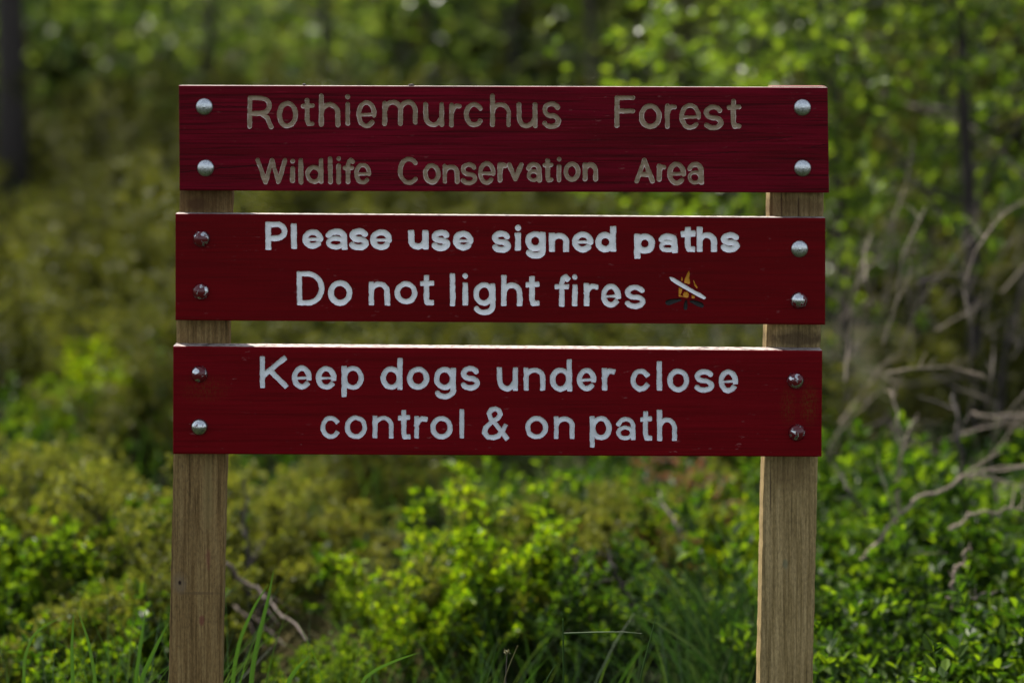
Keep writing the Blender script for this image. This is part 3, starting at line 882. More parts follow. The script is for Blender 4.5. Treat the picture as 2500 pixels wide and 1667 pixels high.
BIL = [bilberry(100 + i) for i in range(3)]
BILM = [meshes(p, 'bilberry') for p in BIL]
for s_, f_ in BILM: s_.materials.append(M['stem_green']); f_.materials.append(M['bilberry'])
LIME = meshes(bilberry(150, .5, .25, 28, 14, 11, .027), 'lime_bilberry')
LIME[0].materials.append(M['stem_green']); LIME[1].materials.append(M['lime'])
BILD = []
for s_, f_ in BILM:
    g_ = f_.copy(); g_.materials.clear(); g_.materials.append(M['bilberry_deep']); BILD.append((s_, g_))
JUN = [meshes(juniper(200 + i), 'juniper') for i in range(3)]
for s_, f_ in JUN: s_.materials.append(M['bark_brown']); f_.materials.append(M['juniper'])
JUNF = []
for s_, f_ in JUN:
    g_ = f_.copy(); g_.materials.clear(); g_.materials.append(M['juniper_far']); JUNF.append((s_, g_))
JUNS = [meshes(juniper(260 + i, .6, .42, 20, 20, 24, .018, -.3, .30), 'small_juniper') for i in range(3)]
for s_, f_ in JUNS: s_.materials.append(M['bark_brown']); f_.materials.append(M['juniper'])
CON = [meshes(juniper(230 + i, 2.6, .8, 18, 26, 30, .05, -.2, .2), 'conifer') for i in range(2)]
for s_, f_ in CON: s_.materials.append(M['bark_dark']); f_.materials.append(M['conifer'])
BIR = [meshes(broadleaf(300 + i), 'birch') for i in range(2)]
for s_, f_ in BIR: s_.materials.append(M['bark_dark']); f_.materials.append(M['birch_far'])

G_B = 'bilberry shrubs around the sign'
G_J = 'juniper bushes behind the sign'
# (px, top row, distance, variant, rot, deep?, label)
bil_list = [
 (1190, 1140, 4.75, 0, .3, 2, 'bright lime green bilberry shrub standing centre below the lowest board'),
 (1050, 1330, 4.6, 1, 1.3, 2, 'small bright bilberry shrub at the left foot of the lime green centre bush'),
 (1350, 1300, 4.6, 2, 2.3, 1, 'bilberry shrub right of the lime green centre bush, half in shade'),
 (70, 1180, 4.8, 1, .4, 0, 'bright bilberry shrub at the far left edge of the photo below the olive juniper'),
 (200, 1200, 4.9, 2, 1.9, 0, 'yellow green bilberry shrub between the left edge and the left post'),
 (330, 1290, 4.7, 0, 2.7, 0, 'darker bilberry shrub just left of the left post'),
 (110, 1480, 4.3, 1, 3.1, 0, 'low bilberry shrub in the bottom left corner among grass'),
 (260, 790, 7.0, 2, .2, 2, 'taller vivid green shrub standing left of the lowest board'),
 (150, 920, 6.8, 0, 2.2, 0, 'pale green shrub beside the taller vivid green shrub at left'),
 (900, 1390, 4.9, 2, .9, 0, 'tiny fresh green bilberry shrub at the edge of the dry clearing'),
 (800, 1520, 4.4, 1, 2.5, 0, 'sparse bilberry sprig beside the fallen branches right of the left post'),
 (1740, 1180, 5.1, 1, 1.1, 2, 'bright bilberry shrub just left of the right post'),
 (1600, 1320, 4.9, 0, 2.9, 1, 'bilberry shrub under the rusty dead juniper twigs'),
 (2060, 1230, 4.9, 2, .5, 1, 'deep green bilberry shrub touching the right post on its right'),
 (2200, 1220, 5.1, 0, 1.7, 1, 'deep green bilberry shrub under the long arching dead branch'),
 (2370, 1200, 5.2, 1, 2.8, 1, 'deep green bilberry shrub near the right edge under dead twigs'),
 (2490, 1230, 4.9, 2, .1, 1, 'deep green bilberry shrub cut by the right edge of the photo'),
 (2130, 1390, 4.4, 1, 1.0, 1, 'low leafy bilberry shrub in the bottom right between post and corner'),
 (2330, 1420, 4.4, 0, 2.1, 1, 'low shaded bilberry shrub in the bottom right corner'),
 (2010, 1480, 4.25, 0, .8, 1, 'small dark bilberry shrub at the foot of the right post'),
 (2250, 1100, 5.9, 2, 2.0, 1, 'green bilberry shrub behind the arching dead branch at right'),
 (2080, 1060, 6.3, 1, .6, 0, 'yellow green shrub behind the right post near the grey bare patch'),
]
for px, pt, d, v_, rz, deep, lab in bil_list:
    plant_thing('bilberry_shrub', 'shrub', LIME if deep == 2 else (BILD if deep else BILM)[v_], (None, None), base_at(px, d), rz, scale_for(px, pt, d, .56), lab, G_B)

jun_list = [
 (330, 1030, 5.1, 0, .2, 'olive juniper bush left of the left post behind bright bilberry leaves'),
 (170, 1040, 5.4, 2, 2.6, 'rounded olive juniper bush midway between the left edge and the left post'),
 (30, 1040, 5.2, 1, 1.2, 'olive juniper bush at the left edge behind bilberry'),
 (400, 1190, 4.7, 1, 2.9, 'brownish low juniper sprays touching the left post on its left'),
 (130, 1360, 4.5, 0, 1.7, 'shaded low juniper sprays in the lower left above the grass'),
 (600, 1105, 5.0, 2, 2.2, 'yellowish juniper bush with dark stem right of the left post'),
 (730, 1130, 5.3, 1, .4, 'yellow green juniper bush right of the one with a dark stem'),
 (860, 1080, 6.0, 0, 3.0, 'soft yellow green juniper bush beneath the first words of the lowest board'),
 (985, 1090, 6.3, 1, .7, 'juniper bush behind and left of the lime green centre bush'),
 (1280, 1180, 4.8, 2, 1.6, 'feathery juniper bush right of the lime green centre bush'),
 (1400, 1110, 5.3, 0, .1, 'feathery juniper bush in the middle between centre bush and rusty twigs'),
 (1520, 1140, 5.1, 1, 2.6, 'feathery juniper bush with dark stems left of the rusty twigs'),
 (1690, 1080, 5.8, 0, .9, 'juniper bush behind the rusty dead twigs near the right post'),
 (1150, 1010, 7.0, 0, 1.9, 'far juniper bush mostly hidden by the middle of the lowest board'),
 (50, 760, 7.6, 2, .9, 'soft olive juniper at the left edge level with the lowest board'),
 (330, 170, 9.4, 1, .5, 'tall golden olive juniper standing left of the top board'),
 (240, 560, 8.2, 2, 2.0, 'mid height juniper in front of the tall golden olive one at left'),
 (410, 620, 8.6, 0, 1.1, 'juniper peeping out left of the middle board'),
 (90, 380, 9.8, 0, 2.7, 'greyish juniper beside the brown trunk at far left'),
 (2330, 760, 7.6, 1, .4, 'olive juniper among dead twigs at right of the lowest board'),
 (2480, 700, 7.0, 2, 1.5, 'olive juniper by the right edge below the birch leaves'),
 (2120, 880, 6.9, 0, 2.4, 'low juniper right of the right post in front of the bare patch'),
]
for px, pt, d, v_, rz, lab in jun_list:
    sc = scale_for(px, pt, d, 1.25)
    if sc < .8: plant_thing('juniper_bush', 'bush', JUNS[v_], (None, None), base_at(px, d), rz, scale_for(px, pt, d, .6), lab, G_J)
    else: plant_thing('juniper_bush', 'bush', JUNF[v_], (None, None), base_at(px, d), rz, sc, lab, G_J)

con_list = [
 (90, -250, 15.0, 0, .3, 'dark conifer at the top left corner of the photo'),
 (270, -350, 16.5, 1, 1.4, 'dark conifer behind the tall golden olive juniper at top left'),
 (1330, -300, 14.0, 0, 2.4, 'dark conifer behind the middle of the top board'),
 (1560, -320, 13.0, 1, .9, 'dark conifer behind the word Forest'),
 (2280, -250, 11.0, 0, 1.9, 'dark conifer behind the birch leaves at right'),
 (2470, -300, 10.0, 1, 2.9, 'dark conifer at the top right corner of the photo'),
 (1000, -350, 15.0, 1, .1, 'dark conifer behind the slim dark trunk above the top board'),
]
for px, pt, d, v_, rz, lab in con_list:
    plant_thing('conifer_tree', 'tree', CON[v_], (None, None), base_at(px, d), rz, scale_for(px, pt, d, 2.7), lab, 'dark conifers in the background', ('trunk', 'crown'))

bir_list = [
 (520, 12.0, .9, 0, .4, 'blurred grey green birch above the left end of the top board'),
 (760, 11.2, .85, 1, 1.5, 'blurred birch above the carved word on the top board'),
 (960, 13.0, 1.0, 0, 2.6, 'blurred birch left of the slim dark trunk'),
 (1240, 12.2, .9, 1, .8, 'blurred birch right of the slim dark trunk'),
 (1450, 11.0, .85, 0, 3.6, 'blurred birch above the gap between the carved words'),
 (1680, 11.5, .9, 1, 5.0, 'blurred birch above the right end of the top board'),
 (420, 13.5, 1.0, 1, 4.2, 'pale blurred birch between the dark conifers and the top board'),
]
for px, d, sc, v_, rz, lab in bir_list:
    plant_thing('birch_tree', 'tree', BIR[v_], (None, None), base_at(px, d), rz, sc, lab, 'birches in the background', ('trunk', 'crown'))

# near birches at the right, each of its own growth
for seed, px, d, h, lr, ls, lab, lean in (
    (401, 2400, 6.6, 3.4, .030, 1.35, 'young birch with a dark upright trunk near the right edge', (-.01, 0)),
    (402, 2080, 7.0, 2.6, .018, 1.0, 'slender leafy birch sapling right of the top board', (-.05, 0)),
    (403, 1800, 7.8, 2.4, .016, .9, 'small birch sapling above the right end of the top board', (0, 0)),
    (404, 2230, 7.4, 2.8, .018, 1.1, 'leafy birch sapling between the slender one and the dark upright trunk', (.04, 0))):
    pl = broadleaf(seed, h, 36, 11, 9, .044, .2, ls, lr, .14, lean)
    plant_thing('birch_tree', 'tree', (pl.stems('trunk'), pl.leaves('crown')), (M['bark_dark'], M['birch']), base_at(px, d), 0, 1, lab, 'young birches at right', ('trunk', 'crown'))

# bare trunks
def trunk(px, d, h, r0, lean, mat, lab, seed):
    r_ = np.random.default_rng(seed); P_ = Plant()
    tr = strand(r_, (0, 0, -.2), (lean, 0, 1), h, 16, .06)
    P_.tube(tr, r0, r0 * .55, 10)
    root = empty('pine_tree', base_at(px, d)); tag(root, lab, 'tree', 'bare trunks in the background')
    lb = Plant()
    for k_ in range(10):
        i = r_.integers(9, 16); a = r_.uniform(0, 6.28)
        s_ = strand(r_, tr[i], (math.cos(a), math.sin(a), .3), h * .22, 6, .2)
        P_.tube(s_, r0 * .25, r0 * .06, 4)
        for _ in range(170):
            j = r_.integers(1, 7)
            lb.leaf(s_[j - 1] + (s_[j] - s_[j - 1]) * r_.uniform(0, 1) + r_.normal(0, .13, 3), r_.normal(0, 1, 3), r_.normal(0, 1, 3), .09, .014)
    link('trunk', P_.stems('trunk'), mat, root); link('crown', lb.leaves('crown'), M['conifer'], root)
PINE_LAB = {215: 'dark pine trunk left of the tall golden olive juniper', 640: 'blurred pine trunk above the left part of the top board', 905: 'blurred pine trunk just left of the slim dark trunk',
            1330: 'blurred pine trunk right of the slim dark trunk', 1720: 'blurred pine trunk above the right end of the top board', 2050: 'pine trunk behind the birch saplings right of the top board',
            2290: 'pine trunk behind the leaves left of the dark upright birch', 1180: 'far pine trunk deep in the wood above the top board', 2440: 'far pine trunk deep in the wood at the top right'}
def tall_pine(px, d, h, lab, seed):
    r_ = np.random.default_rng(seed); P_ = Plant()
    tr = strand(r_, (0, 0, -.2), (r_.uniform(-.03, .03), 0, 1), h, 20, .05)
    r0 = r_.uniform(.06, .10); P_.tube(tr, r0, r0 * .3, 9)
    root = empty('pine_tree', base_at(px, d)); tag(root, lab, 'tree', 'tall pines in the background')
    lb = Plant(); lp = []
    for k_ in range(26):
        i = r_.integers(7, 20); a = r_.uniform(0, 6.28); L = (1.15 - i / 24) * 2.3 * r_.uniform(.6, 1)
        s_ = strand(r_, tr[i], (math.cos(a), math.sin(a), .25), L, 6, .25, .2)
        P_.tube(s_, r0 * .28, r0 * .06, 4)
        for q in range(11):
            u = r_.uniform(.25, 1) * 6; j = min(int(u), 5)
            c0 = s_[j] + (s_[j + 1] - s_[j]) * (u - j) + r_.normal(0, .15, 3)
            lp.append(c0 + r_.normal(0, .12, (24, 3)))
    lp = np.concatenate(lp); q = len(lp)
    link('trunk', P_.stems('trunk'), M['bark_dark'], root)
    link('crown', leaf_mesh('crown', leaf_verts(lp, r_.normal(0, 1, (q, 3)), r_.normal(0, 1, (q, 3)), r_.uniform(.07, .11, q), r_.uniform(.018, .03, q))), M['conifer'], root)
trunk(1090, 13.5, 5.5, .10, -.02, M['bark_dark'], 'slim dark trunk rising above the middle of the top board', 1)
trunk(30, 11.5, 5.0, .09, .02, M['bark_dark'], 'dark brown trunk at the far left edge', 2)
for i, (px, d, h) in enumerate(((-300, 14.5, 8), (905, 16.5, 8), (2290, 16.0, 8), (2700, 14.6, 8.5), (1180, 18, 9), (2440, 17.5, 9))):
    tall_pine(px, d, h, ['tall pine trunk hidden beyond the left edge, crown out of frame'][0] if not 0 < px < 2500 else PINE_LAB[px], 60 + i)
trunk(1540, 15, 6.0, .09, .02, M['bark_dark'], 'dark trunk far behind the word Forest', 3)

# ------------------------------------------------------------------ stuff: low carpet, far wood, grass
def scatter_copies(lvs, xs, ys, scs, r_):
    out = []
    for x, y, s_ in zip(xs, ys, scs):
        lv = lvs[r_.integers(len(lvs))]
        a = r_.uniform(0, 6.28); c, s2 = math.cos(a), math.sin(a)
        Rm = np.array([[c, -s2, 0], [s2, c, 0], [0, 0, 1]])
        out.append(lv @ Rm.T * s_ + np.array([x, y, float(ground_z(x, y))]))
    return np.concatenate(out)

r_ = np.random.default_rng(11)
small = [bilberry(500 + i, .34, .36, 10, 7, 7, .029).leaf_verts() for i in range(3)]
xs, ys = [], []
while len(xs) < 300:
    y = r_.uniform(.45, 3.4); x = r_.uniform(-1, 1) * (1.6 + .42 * (y + DIST))
    px = 1250 + x / (K * (y + DIST) / DIST)
    if y < 1.0 and 330 < px < 2000: continue
    if px < 560 and r_.uniform() < .72: continue
    if 560 < px < 1750 and r_.uniform() < .62: continue
    if 640 < px < 1080 and y < 2.4: continue            # the dry clearing
    if 1560 < px < 1880 and y < 1.6: continue            # dark grass tuft
    if 1990 < px < 2180 and 3.6 < y < 5.8: continue      # bare grey patch
    xs.append(x); ys.append(y)
xs, ys = np.array(xs), np.array(ys); rt = xs > (1990 - 1250) * K * (ys + DIST) / DIST
sc_ = r_.uniform(.6, 1.1, len(xs)) * np.where(rt, 1.12, .9) * r_.choice([.75, 1, 1.2], len(xs))
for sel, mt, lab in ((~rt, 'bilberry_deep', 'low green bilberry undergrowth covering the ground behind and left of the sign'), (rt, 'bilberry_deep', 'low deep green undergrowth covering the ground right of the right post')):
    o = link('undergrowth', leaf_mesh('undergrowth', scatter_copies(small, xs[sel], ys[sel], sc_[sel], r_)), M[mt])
    tag(o, lab, 'undergrowth', kind='stuff')

# far wood on the slope
n_c = 1150
cx = r_.uniform(-13, 13, n_c); cy = r_.uniform(8.5, 21, n_c)
lp, cols = [], []
for x, y in zip(cx, cy):
    z0 = float(ground_z(x, y)); hh = r_.uniform(.1, 2.6)
    k_ = 95
    c = r_.normal(0, .36, (k_, 3)) * np.array([1, 1, .8]) + np.array([x, y, z0 + hh])
    lp.append(c)
lp = np.concatenate(lp); q = len(lp)
lv = leaf_verts(lp, r_.normal(0, 1, (q, 3)), r_.normal(0, .7, (q, 3)) + np.array([0, 0, .6]), r_.uniform(.07, .15, q), r_.uniform(.045, .085, q))
o = link('far_wood', leaf_mesh('far_wood', lv), M['birch_far'])
tag(o, 'blurred mass of green woodland on the slope behind everything', 'woodland', kind='stuff')

# mid-distance scrub between the near bushes and the far wood
scr = [juniper(600 + i, 1.0, .55, 10, 14, 22, .028, -.3, .26).leaf_verts() for i in range(3)]
xs, ys = [], []
while len(xs) < 150:
    y = r_.uniform(2.6, 10.5); x = r_.uniform(-1, 1) * (1.4 + .42 * (y + DIST))
    px = 1250 + x / (K * (y + DIST) / DIST)
    if 1970 < px < 2190 and y < 5.8: continue
    xs.append(x); ys.append(y)
o = link('scrub', leaf_mesh('scrub', scatter_copies(scr, xs, ys, np.array([r_.uniform(.45, .75) + .07 * y for y in ys]), r_)), M['juniper_far'])
tag(o, 'blurred olive green scrub filling the middle distance behind the sign', 'scrub', kind='stuff')

# grass
def blade_mesh(name, roots, tips, bend, width, k_=5):
    """roots, tips (n,3); bend (n,3) sideways offset at mid; flat tapering strips"""
    n_ = len(roots); t = np.linspace(0, 1, k_ + 1)[None, :, None]
    mid = (roots + tips) / 2 + bend
    c = (1 - t) ** 2 * roots[:, None] + 2 * t * (1 - t) * mid[:, None] + t ** 2 * tips[:, None]
    d = np.gradient(c, axis=1)
    side = np.cross(d, np.random.default_rng(1).normal(0, 1, (n_, 1, 3)) * np.array([.4, 1, .2])); side /= np.linalg.norm(side, axis=2)[..., None] + 1e-9
    wv = (width[:, None, None] * (1 - t ** 2.2) + .0003)
    Lf = c - side * wv / 2; Rt = c + side * wv / 2
    V = np.stack([Lf, Rt], 2).reshape(-1, 3)
    i = np.arange(n_)[:, None] * 2 * (k_ + 1) + np.arange(k_)[None, :] * 2
    F = np.stack([i, i + 1, i + 3, i + 2], -1).reshape(-1, 4)
    return np_mesh(name, V, F)

def grass(name, mat, label, spots, seed):
    r_ = np.random.default_rng(seed); R_, T_, B_, W_ = [], [], [], []
    for (x, y, rad, n_, h, lean, wd) in spots:
        a = r_.uniform(0, 6.28, n_); q = rad * np.sqrt(r_.uniform(0, 1, n_))
        bx, by = x + q * np.cos(a), y + q * np.sin(a)
        rt = np.stack([bx, by, ground_z(bx, by) - .01], -1)
        hh = h * r_.uniform(.45, 1.1, n_)
        off = r_.normal(0, .32, (n_, 2)) + np.array(lean)
        tp = rt + np.stack([off[:, 0] * hh, off[:, 1] * hh, hh], -1)
        R_.append(rt); T_.append(tp)
        B_.append(np.stack([-off[:, 0] * hh * .3, -off[:, 1] * hh * .3, hh * .15], -1)); W_.append(wd * r_.uniform(.6, 1.2, n_))
    o = link(name, blade_mesh(name, np.concatenate(R_), np.concatenate(T_), np.concatenate(B_), np.concatenate(W_)), M[mat])
    return tag(o, label, 'grass', kind='stuff')

def gx(px, d): return (px - 1250) * K * d / DIST
grass('green_grass', 'grass', 'green grass growing around the feet of the posts',
      [(gx(230, 3.7), .27, .30, 120, .44, (.12, 0), .0030), (gx(60, 3.8), .4, .3, 24, .42, (.1, 0), .004), (gx(380, 3.8), .4, .16, 70, .47, (.12, 0), .0032), (gx(620, 3.7), .3, .2, 34, .42, (.1, 0), .004),
       (gx(900, 4.3), .9, .35, 40, .26, (.3, 0), .0035), (gx(1400, 4.2), .8, .4, 120, .28, (.1, 0), .0035), (gx(1100, 4.3), .9, .3, 80, .26, (-.2, 0), .0035), (gx(2250, 4.1), .7, .5, 60, .30, (0, 0), .004), (gx(800, 6.5), 3.1, 1.0, 220, .4, (0, 0), .006), (gx(1150, 7.5), 4.1, 1.2, 260, .45, (0, 0), .006)] +
      [(x, y, .5, 9, .34, (0, 0), .004) for x, y in zip(np.linspace(-2.6, 2.6, 14), [.2, -.3, .1, .4, -.2, .3, .2, -.1, .3, .1, -.3, .2, .4, 0])], 21)
grass('dark_grass', 'grass_dark', 'dark blue green grass tuft leaning beside the right post',
      [(gx(1775, 4.4), .97, .12, 110, .40, (-.25, 0), .0042), (gx(1650, 4.4), .97, .16, 60, .24, (-.6, 0), .0042), (gx(1840, 4.3), .87, .08, 45, .40, (-.12, 0), .0042), (gx(2060, 4.0), .6, .3, 160, .3, (.1, 0), .0035)], 22)
grass('dry_grass', 'grass_dry', 'flattened pale dry grass in the clearing right of the left post',
      [(gx(900, 5.0), 1.55, .32, 650, .12, (1.0, -.2), .0035), (gx(740, 4.8), 1.35, .22, 200, .12, (1.1, 0), .0035), (gx(980, 4.9), 1.45, .26, 400, .13, (-.9, 0), .0035), (gx(2080, 8.0), 4.6, .8, 300, .2, (.6, 0), .006)], 23)

# single in-focus stems at the foot of the frame
def stem_thing(name, pts, r0, r1, mat, label, cat, flat=False, group='single grass stems in front of the sign'):
    w3 = np.array([at(px, py, d) for px, py, d in pts])
    base = w3[0].copy(); base[2] = float(ground_z(base[0], base[1]))
    w3 = np.concatenate([[[base[0], base[1], base[2] - .02]], w3]) - base
    # smooth through the given points
    t = np.linspace(0, len(w3) - 1, 24)
    c = np.stack([np.interp(t, np.arange(len(w3)), w3[:, k_]) for k_ in range(3)], -1)
    for _ in range(3): c[1:-1] = (c[:-2] + 2 * c[1:-1] + c[2:]) / 4
    if flat:
        k_ = len(c); tt = np.linspace(0, 1, k_)[:, None]
        d = np.gradient(c, axis=0); d /= np.linalg.norm(d, axis=1)[:, None]
        sd_ = np.cross(d, [0, .95, .3]); sd_ /= np.linalg.norm(sd_, axis=1)[:, None]
        wv = r0 * (np.minimum(1, .5 + tt * 2) * (1 - tt ** 3)) + .0003
        nrm = np.cross(sd_, d)
        V = np.stack([c - sd_ * wv, c + nrm * wv * .25, c + sd_ * wv], 1).reshape(-1, 3)
        i = np.arange(k_ - 1)[:, None] * 3
        F = np.concatenate([i + np.array([[0, 1, 4, 3]]), i + np.array([[1, 2, 5, 4]])])
        me = np_mesh(name, V, F)
    else:
        P_ = Plant(); P_.tube(c, r0, r1, 6); me = P_.stems(name)
    o = link(name, me, mat)
    o.location = base
    tag(o, label, cat, group)
    return o, base

o, bs = stem_thing('grass_sprig', [(1376, 1667, 3.5), (1375, 1545, 3.5), (1374, 1508, 3.5)], .0020, .0012, M['grass'], 'upright green grass stem with one blade snapped out level to the right', 'grass stem')
side = np.array([at(1375, 1546, 3.5), at(1450, 1543, 3.5), at(1520, 1542, 3.49), at(1568, 1546, 3.48)]) - bs
P_ = Plant(); P_.tube(side, .0019, .0005, 5); link('side_blade', P_.stems('side_blade'), M['grass'], o)
stem_thing('grass_sprig', [(1560, 1667, 3.5), (1582, 1580, 3.5), (1602, 1505, 3.5)], .0021, .0009, M['grass'], 'thin green grass stem leaning right beside the snapped one', 'grass stem')
stem_thing('grass_sprig', [(1228, 1667, 3.42), (1245, 1620, 3.42), (1264, 1575, 3.42)], .0014, .0006, M['grass_dry'], 'pale dry grass stalk leaning right at the bottom centre', 'grass stem')
stem_thing('grass_sprig', [(1186, 1667, 3.42), (1202, 1620, 3.42), (1216, 1567, 3.42)], .0010, .0005, M['grass'], 'thin green grass stem left of the dry flower head', 'grass stem')
stem_thing('grass_sprig', [(1330, 1667, 3.45), (1345, 1640, 3.45), (1356, 1622, 3.45)], .0012, .0006, M['grass'], 'short green stem right of the dry stalk', 'grass stem')
o, bs = stem_thing('seed_stalk', [(1234, 1667, 3.42), (1236, 1630, 3.42), (1238, 1592, 3.42)], .0009, .0007, M['dead_wood_dark'], 'short brown stalk with a withered flower head at the bottom centre', 'flower stalk')
P_ = Plant(); rr = np.random.default_rng(5)
hp = np.array(at(1238, 1590, 3.42)) - bs
for _ in range(26): P_.leaf(hp, rr.normal(0, 1, 3) * np.array([1.3, 1, .5]) + np.array([0, 0, -.1]), rr.normal(0, 1, 3), .007 * rr.uniform(.6, 1.3), .0022)
link('flower_head', P_.leaves('flower_head'), M['grass_dry'], o)
for pts, r0, lab in (
    ([(873, 1667, 3.5), (920, 1632, 3.5), (975, 1608, 3.5), (1024, 1592, 3.5)], .0030, 'broad green blade arching right in the dry clearing'),
    ([(700, 1667, 3.5), (725, 1630, 3.5), (760, 1596, 3.5)], .0040, 'broad short green blade right of the left post'),
    ([(610, 1667, 3.6), (630, 1560, 3.6), (655, 1460, 3.6), (668, 1392, 3.6)], .0042, 'tall pale green blade right of the left post'),
    ([(565, 1667, 3.65), (585, 1560, 3.65), (620, 1480, 3.65), (655, 1425, 3.65)], .0035, 'curved green blade touching the tall pale one'),
    ([(178, 1667, 3.55), (175, 1580, 3.55), (180, 1495, 3.55)], .0035, 'upright green blade left of the left post'),
    ([(235, 1667, 3.6), (215, 1560, 3.6), (190, 1490, 3.6)], .0032, 'green blade leaning left among the bottom left grass'),
    ([(340, 1667, 3.55), (375, 1590, 3.55), (410, 1520, 3.55)], .0042, 'green blade leaning right against the left post'),
    ([(330, 1667, 3.7), (345, 1560, 3.7), (355, 1490, 3.7)], .0038, 'tall green blade just left of the left post'),
    ([(58, 1667, 3.7), (60, 1600, 3.7), (85, 1540, 3.7), (160, 1500, 3.7)], .0028, 'pale blade bent over to the right near the left edge'),
    ([(500, 1667, 3.3), (590, 1655, 3.3)], .0020, 'short blade crossing the foot of the left post'),
    ([(1310, 1667, 3.4), (1325, 1630, 3.4)], .0015, 'tiny green blade beside the short green stem')):
    if len(pts) < 3: continue
    stem_thing('grass_sprig', pts, r0, 0, M['grass'], lab, 'grass blade', True, 'single grass blades in front of the sign')

# ------------------------------------------------------------------ dead branches
def branch(pts, r0, r1, label, mat='dead_wood', twigs=3, seed=0):
    w3 = np.array([at(*p) for p in pts])
    t = np.linspace(0, len(w3) - 1, 6 * len(w3))
    c = np.stack([np.interp(t, np.arange(len(w3)), w3[:, k_]) for k_ in range(3)], -1)
    for _ in range(6): c[1:-1] = (c[:-2] + 2 * c[1:-1] + c[2:]) / 4
    r_ = np.random.default_rng(seed + 900); a_ = r0
    c = c + np.cumsum(r_.normal(0, .0045 if a_ > .0055 else .0016, c.shape), 0) * .8
    base = c[0].copy(); c = c - base
    P_ = Plant(); r0 *= .48; r1 *= .36; P_.tube(c, r0, r1, 7)
    root = empty('dead_branch', base); tag(root, label, 'branch', 'dead branches among the undergrowth')
    link('limb', P_.stems('limb'), M[mat], root)
    for k_ in range(twigs + 3):
        i = r_.integers(2, len(c) - 2); d = c[i + 1] - c[i]; d /= np.linalg.norm(d)
        tp = Plant(); tp.tube(strand(r_, c[i], d * .8 + rnd_perp(r_, d) * .7, np.linalg.norm(c[-1]) * r_.uniform(.15, .35), 6, .25), r0 * .45, r1 * .4, 4)
        link('twig', tp.stems('twig'), M[mat], root)
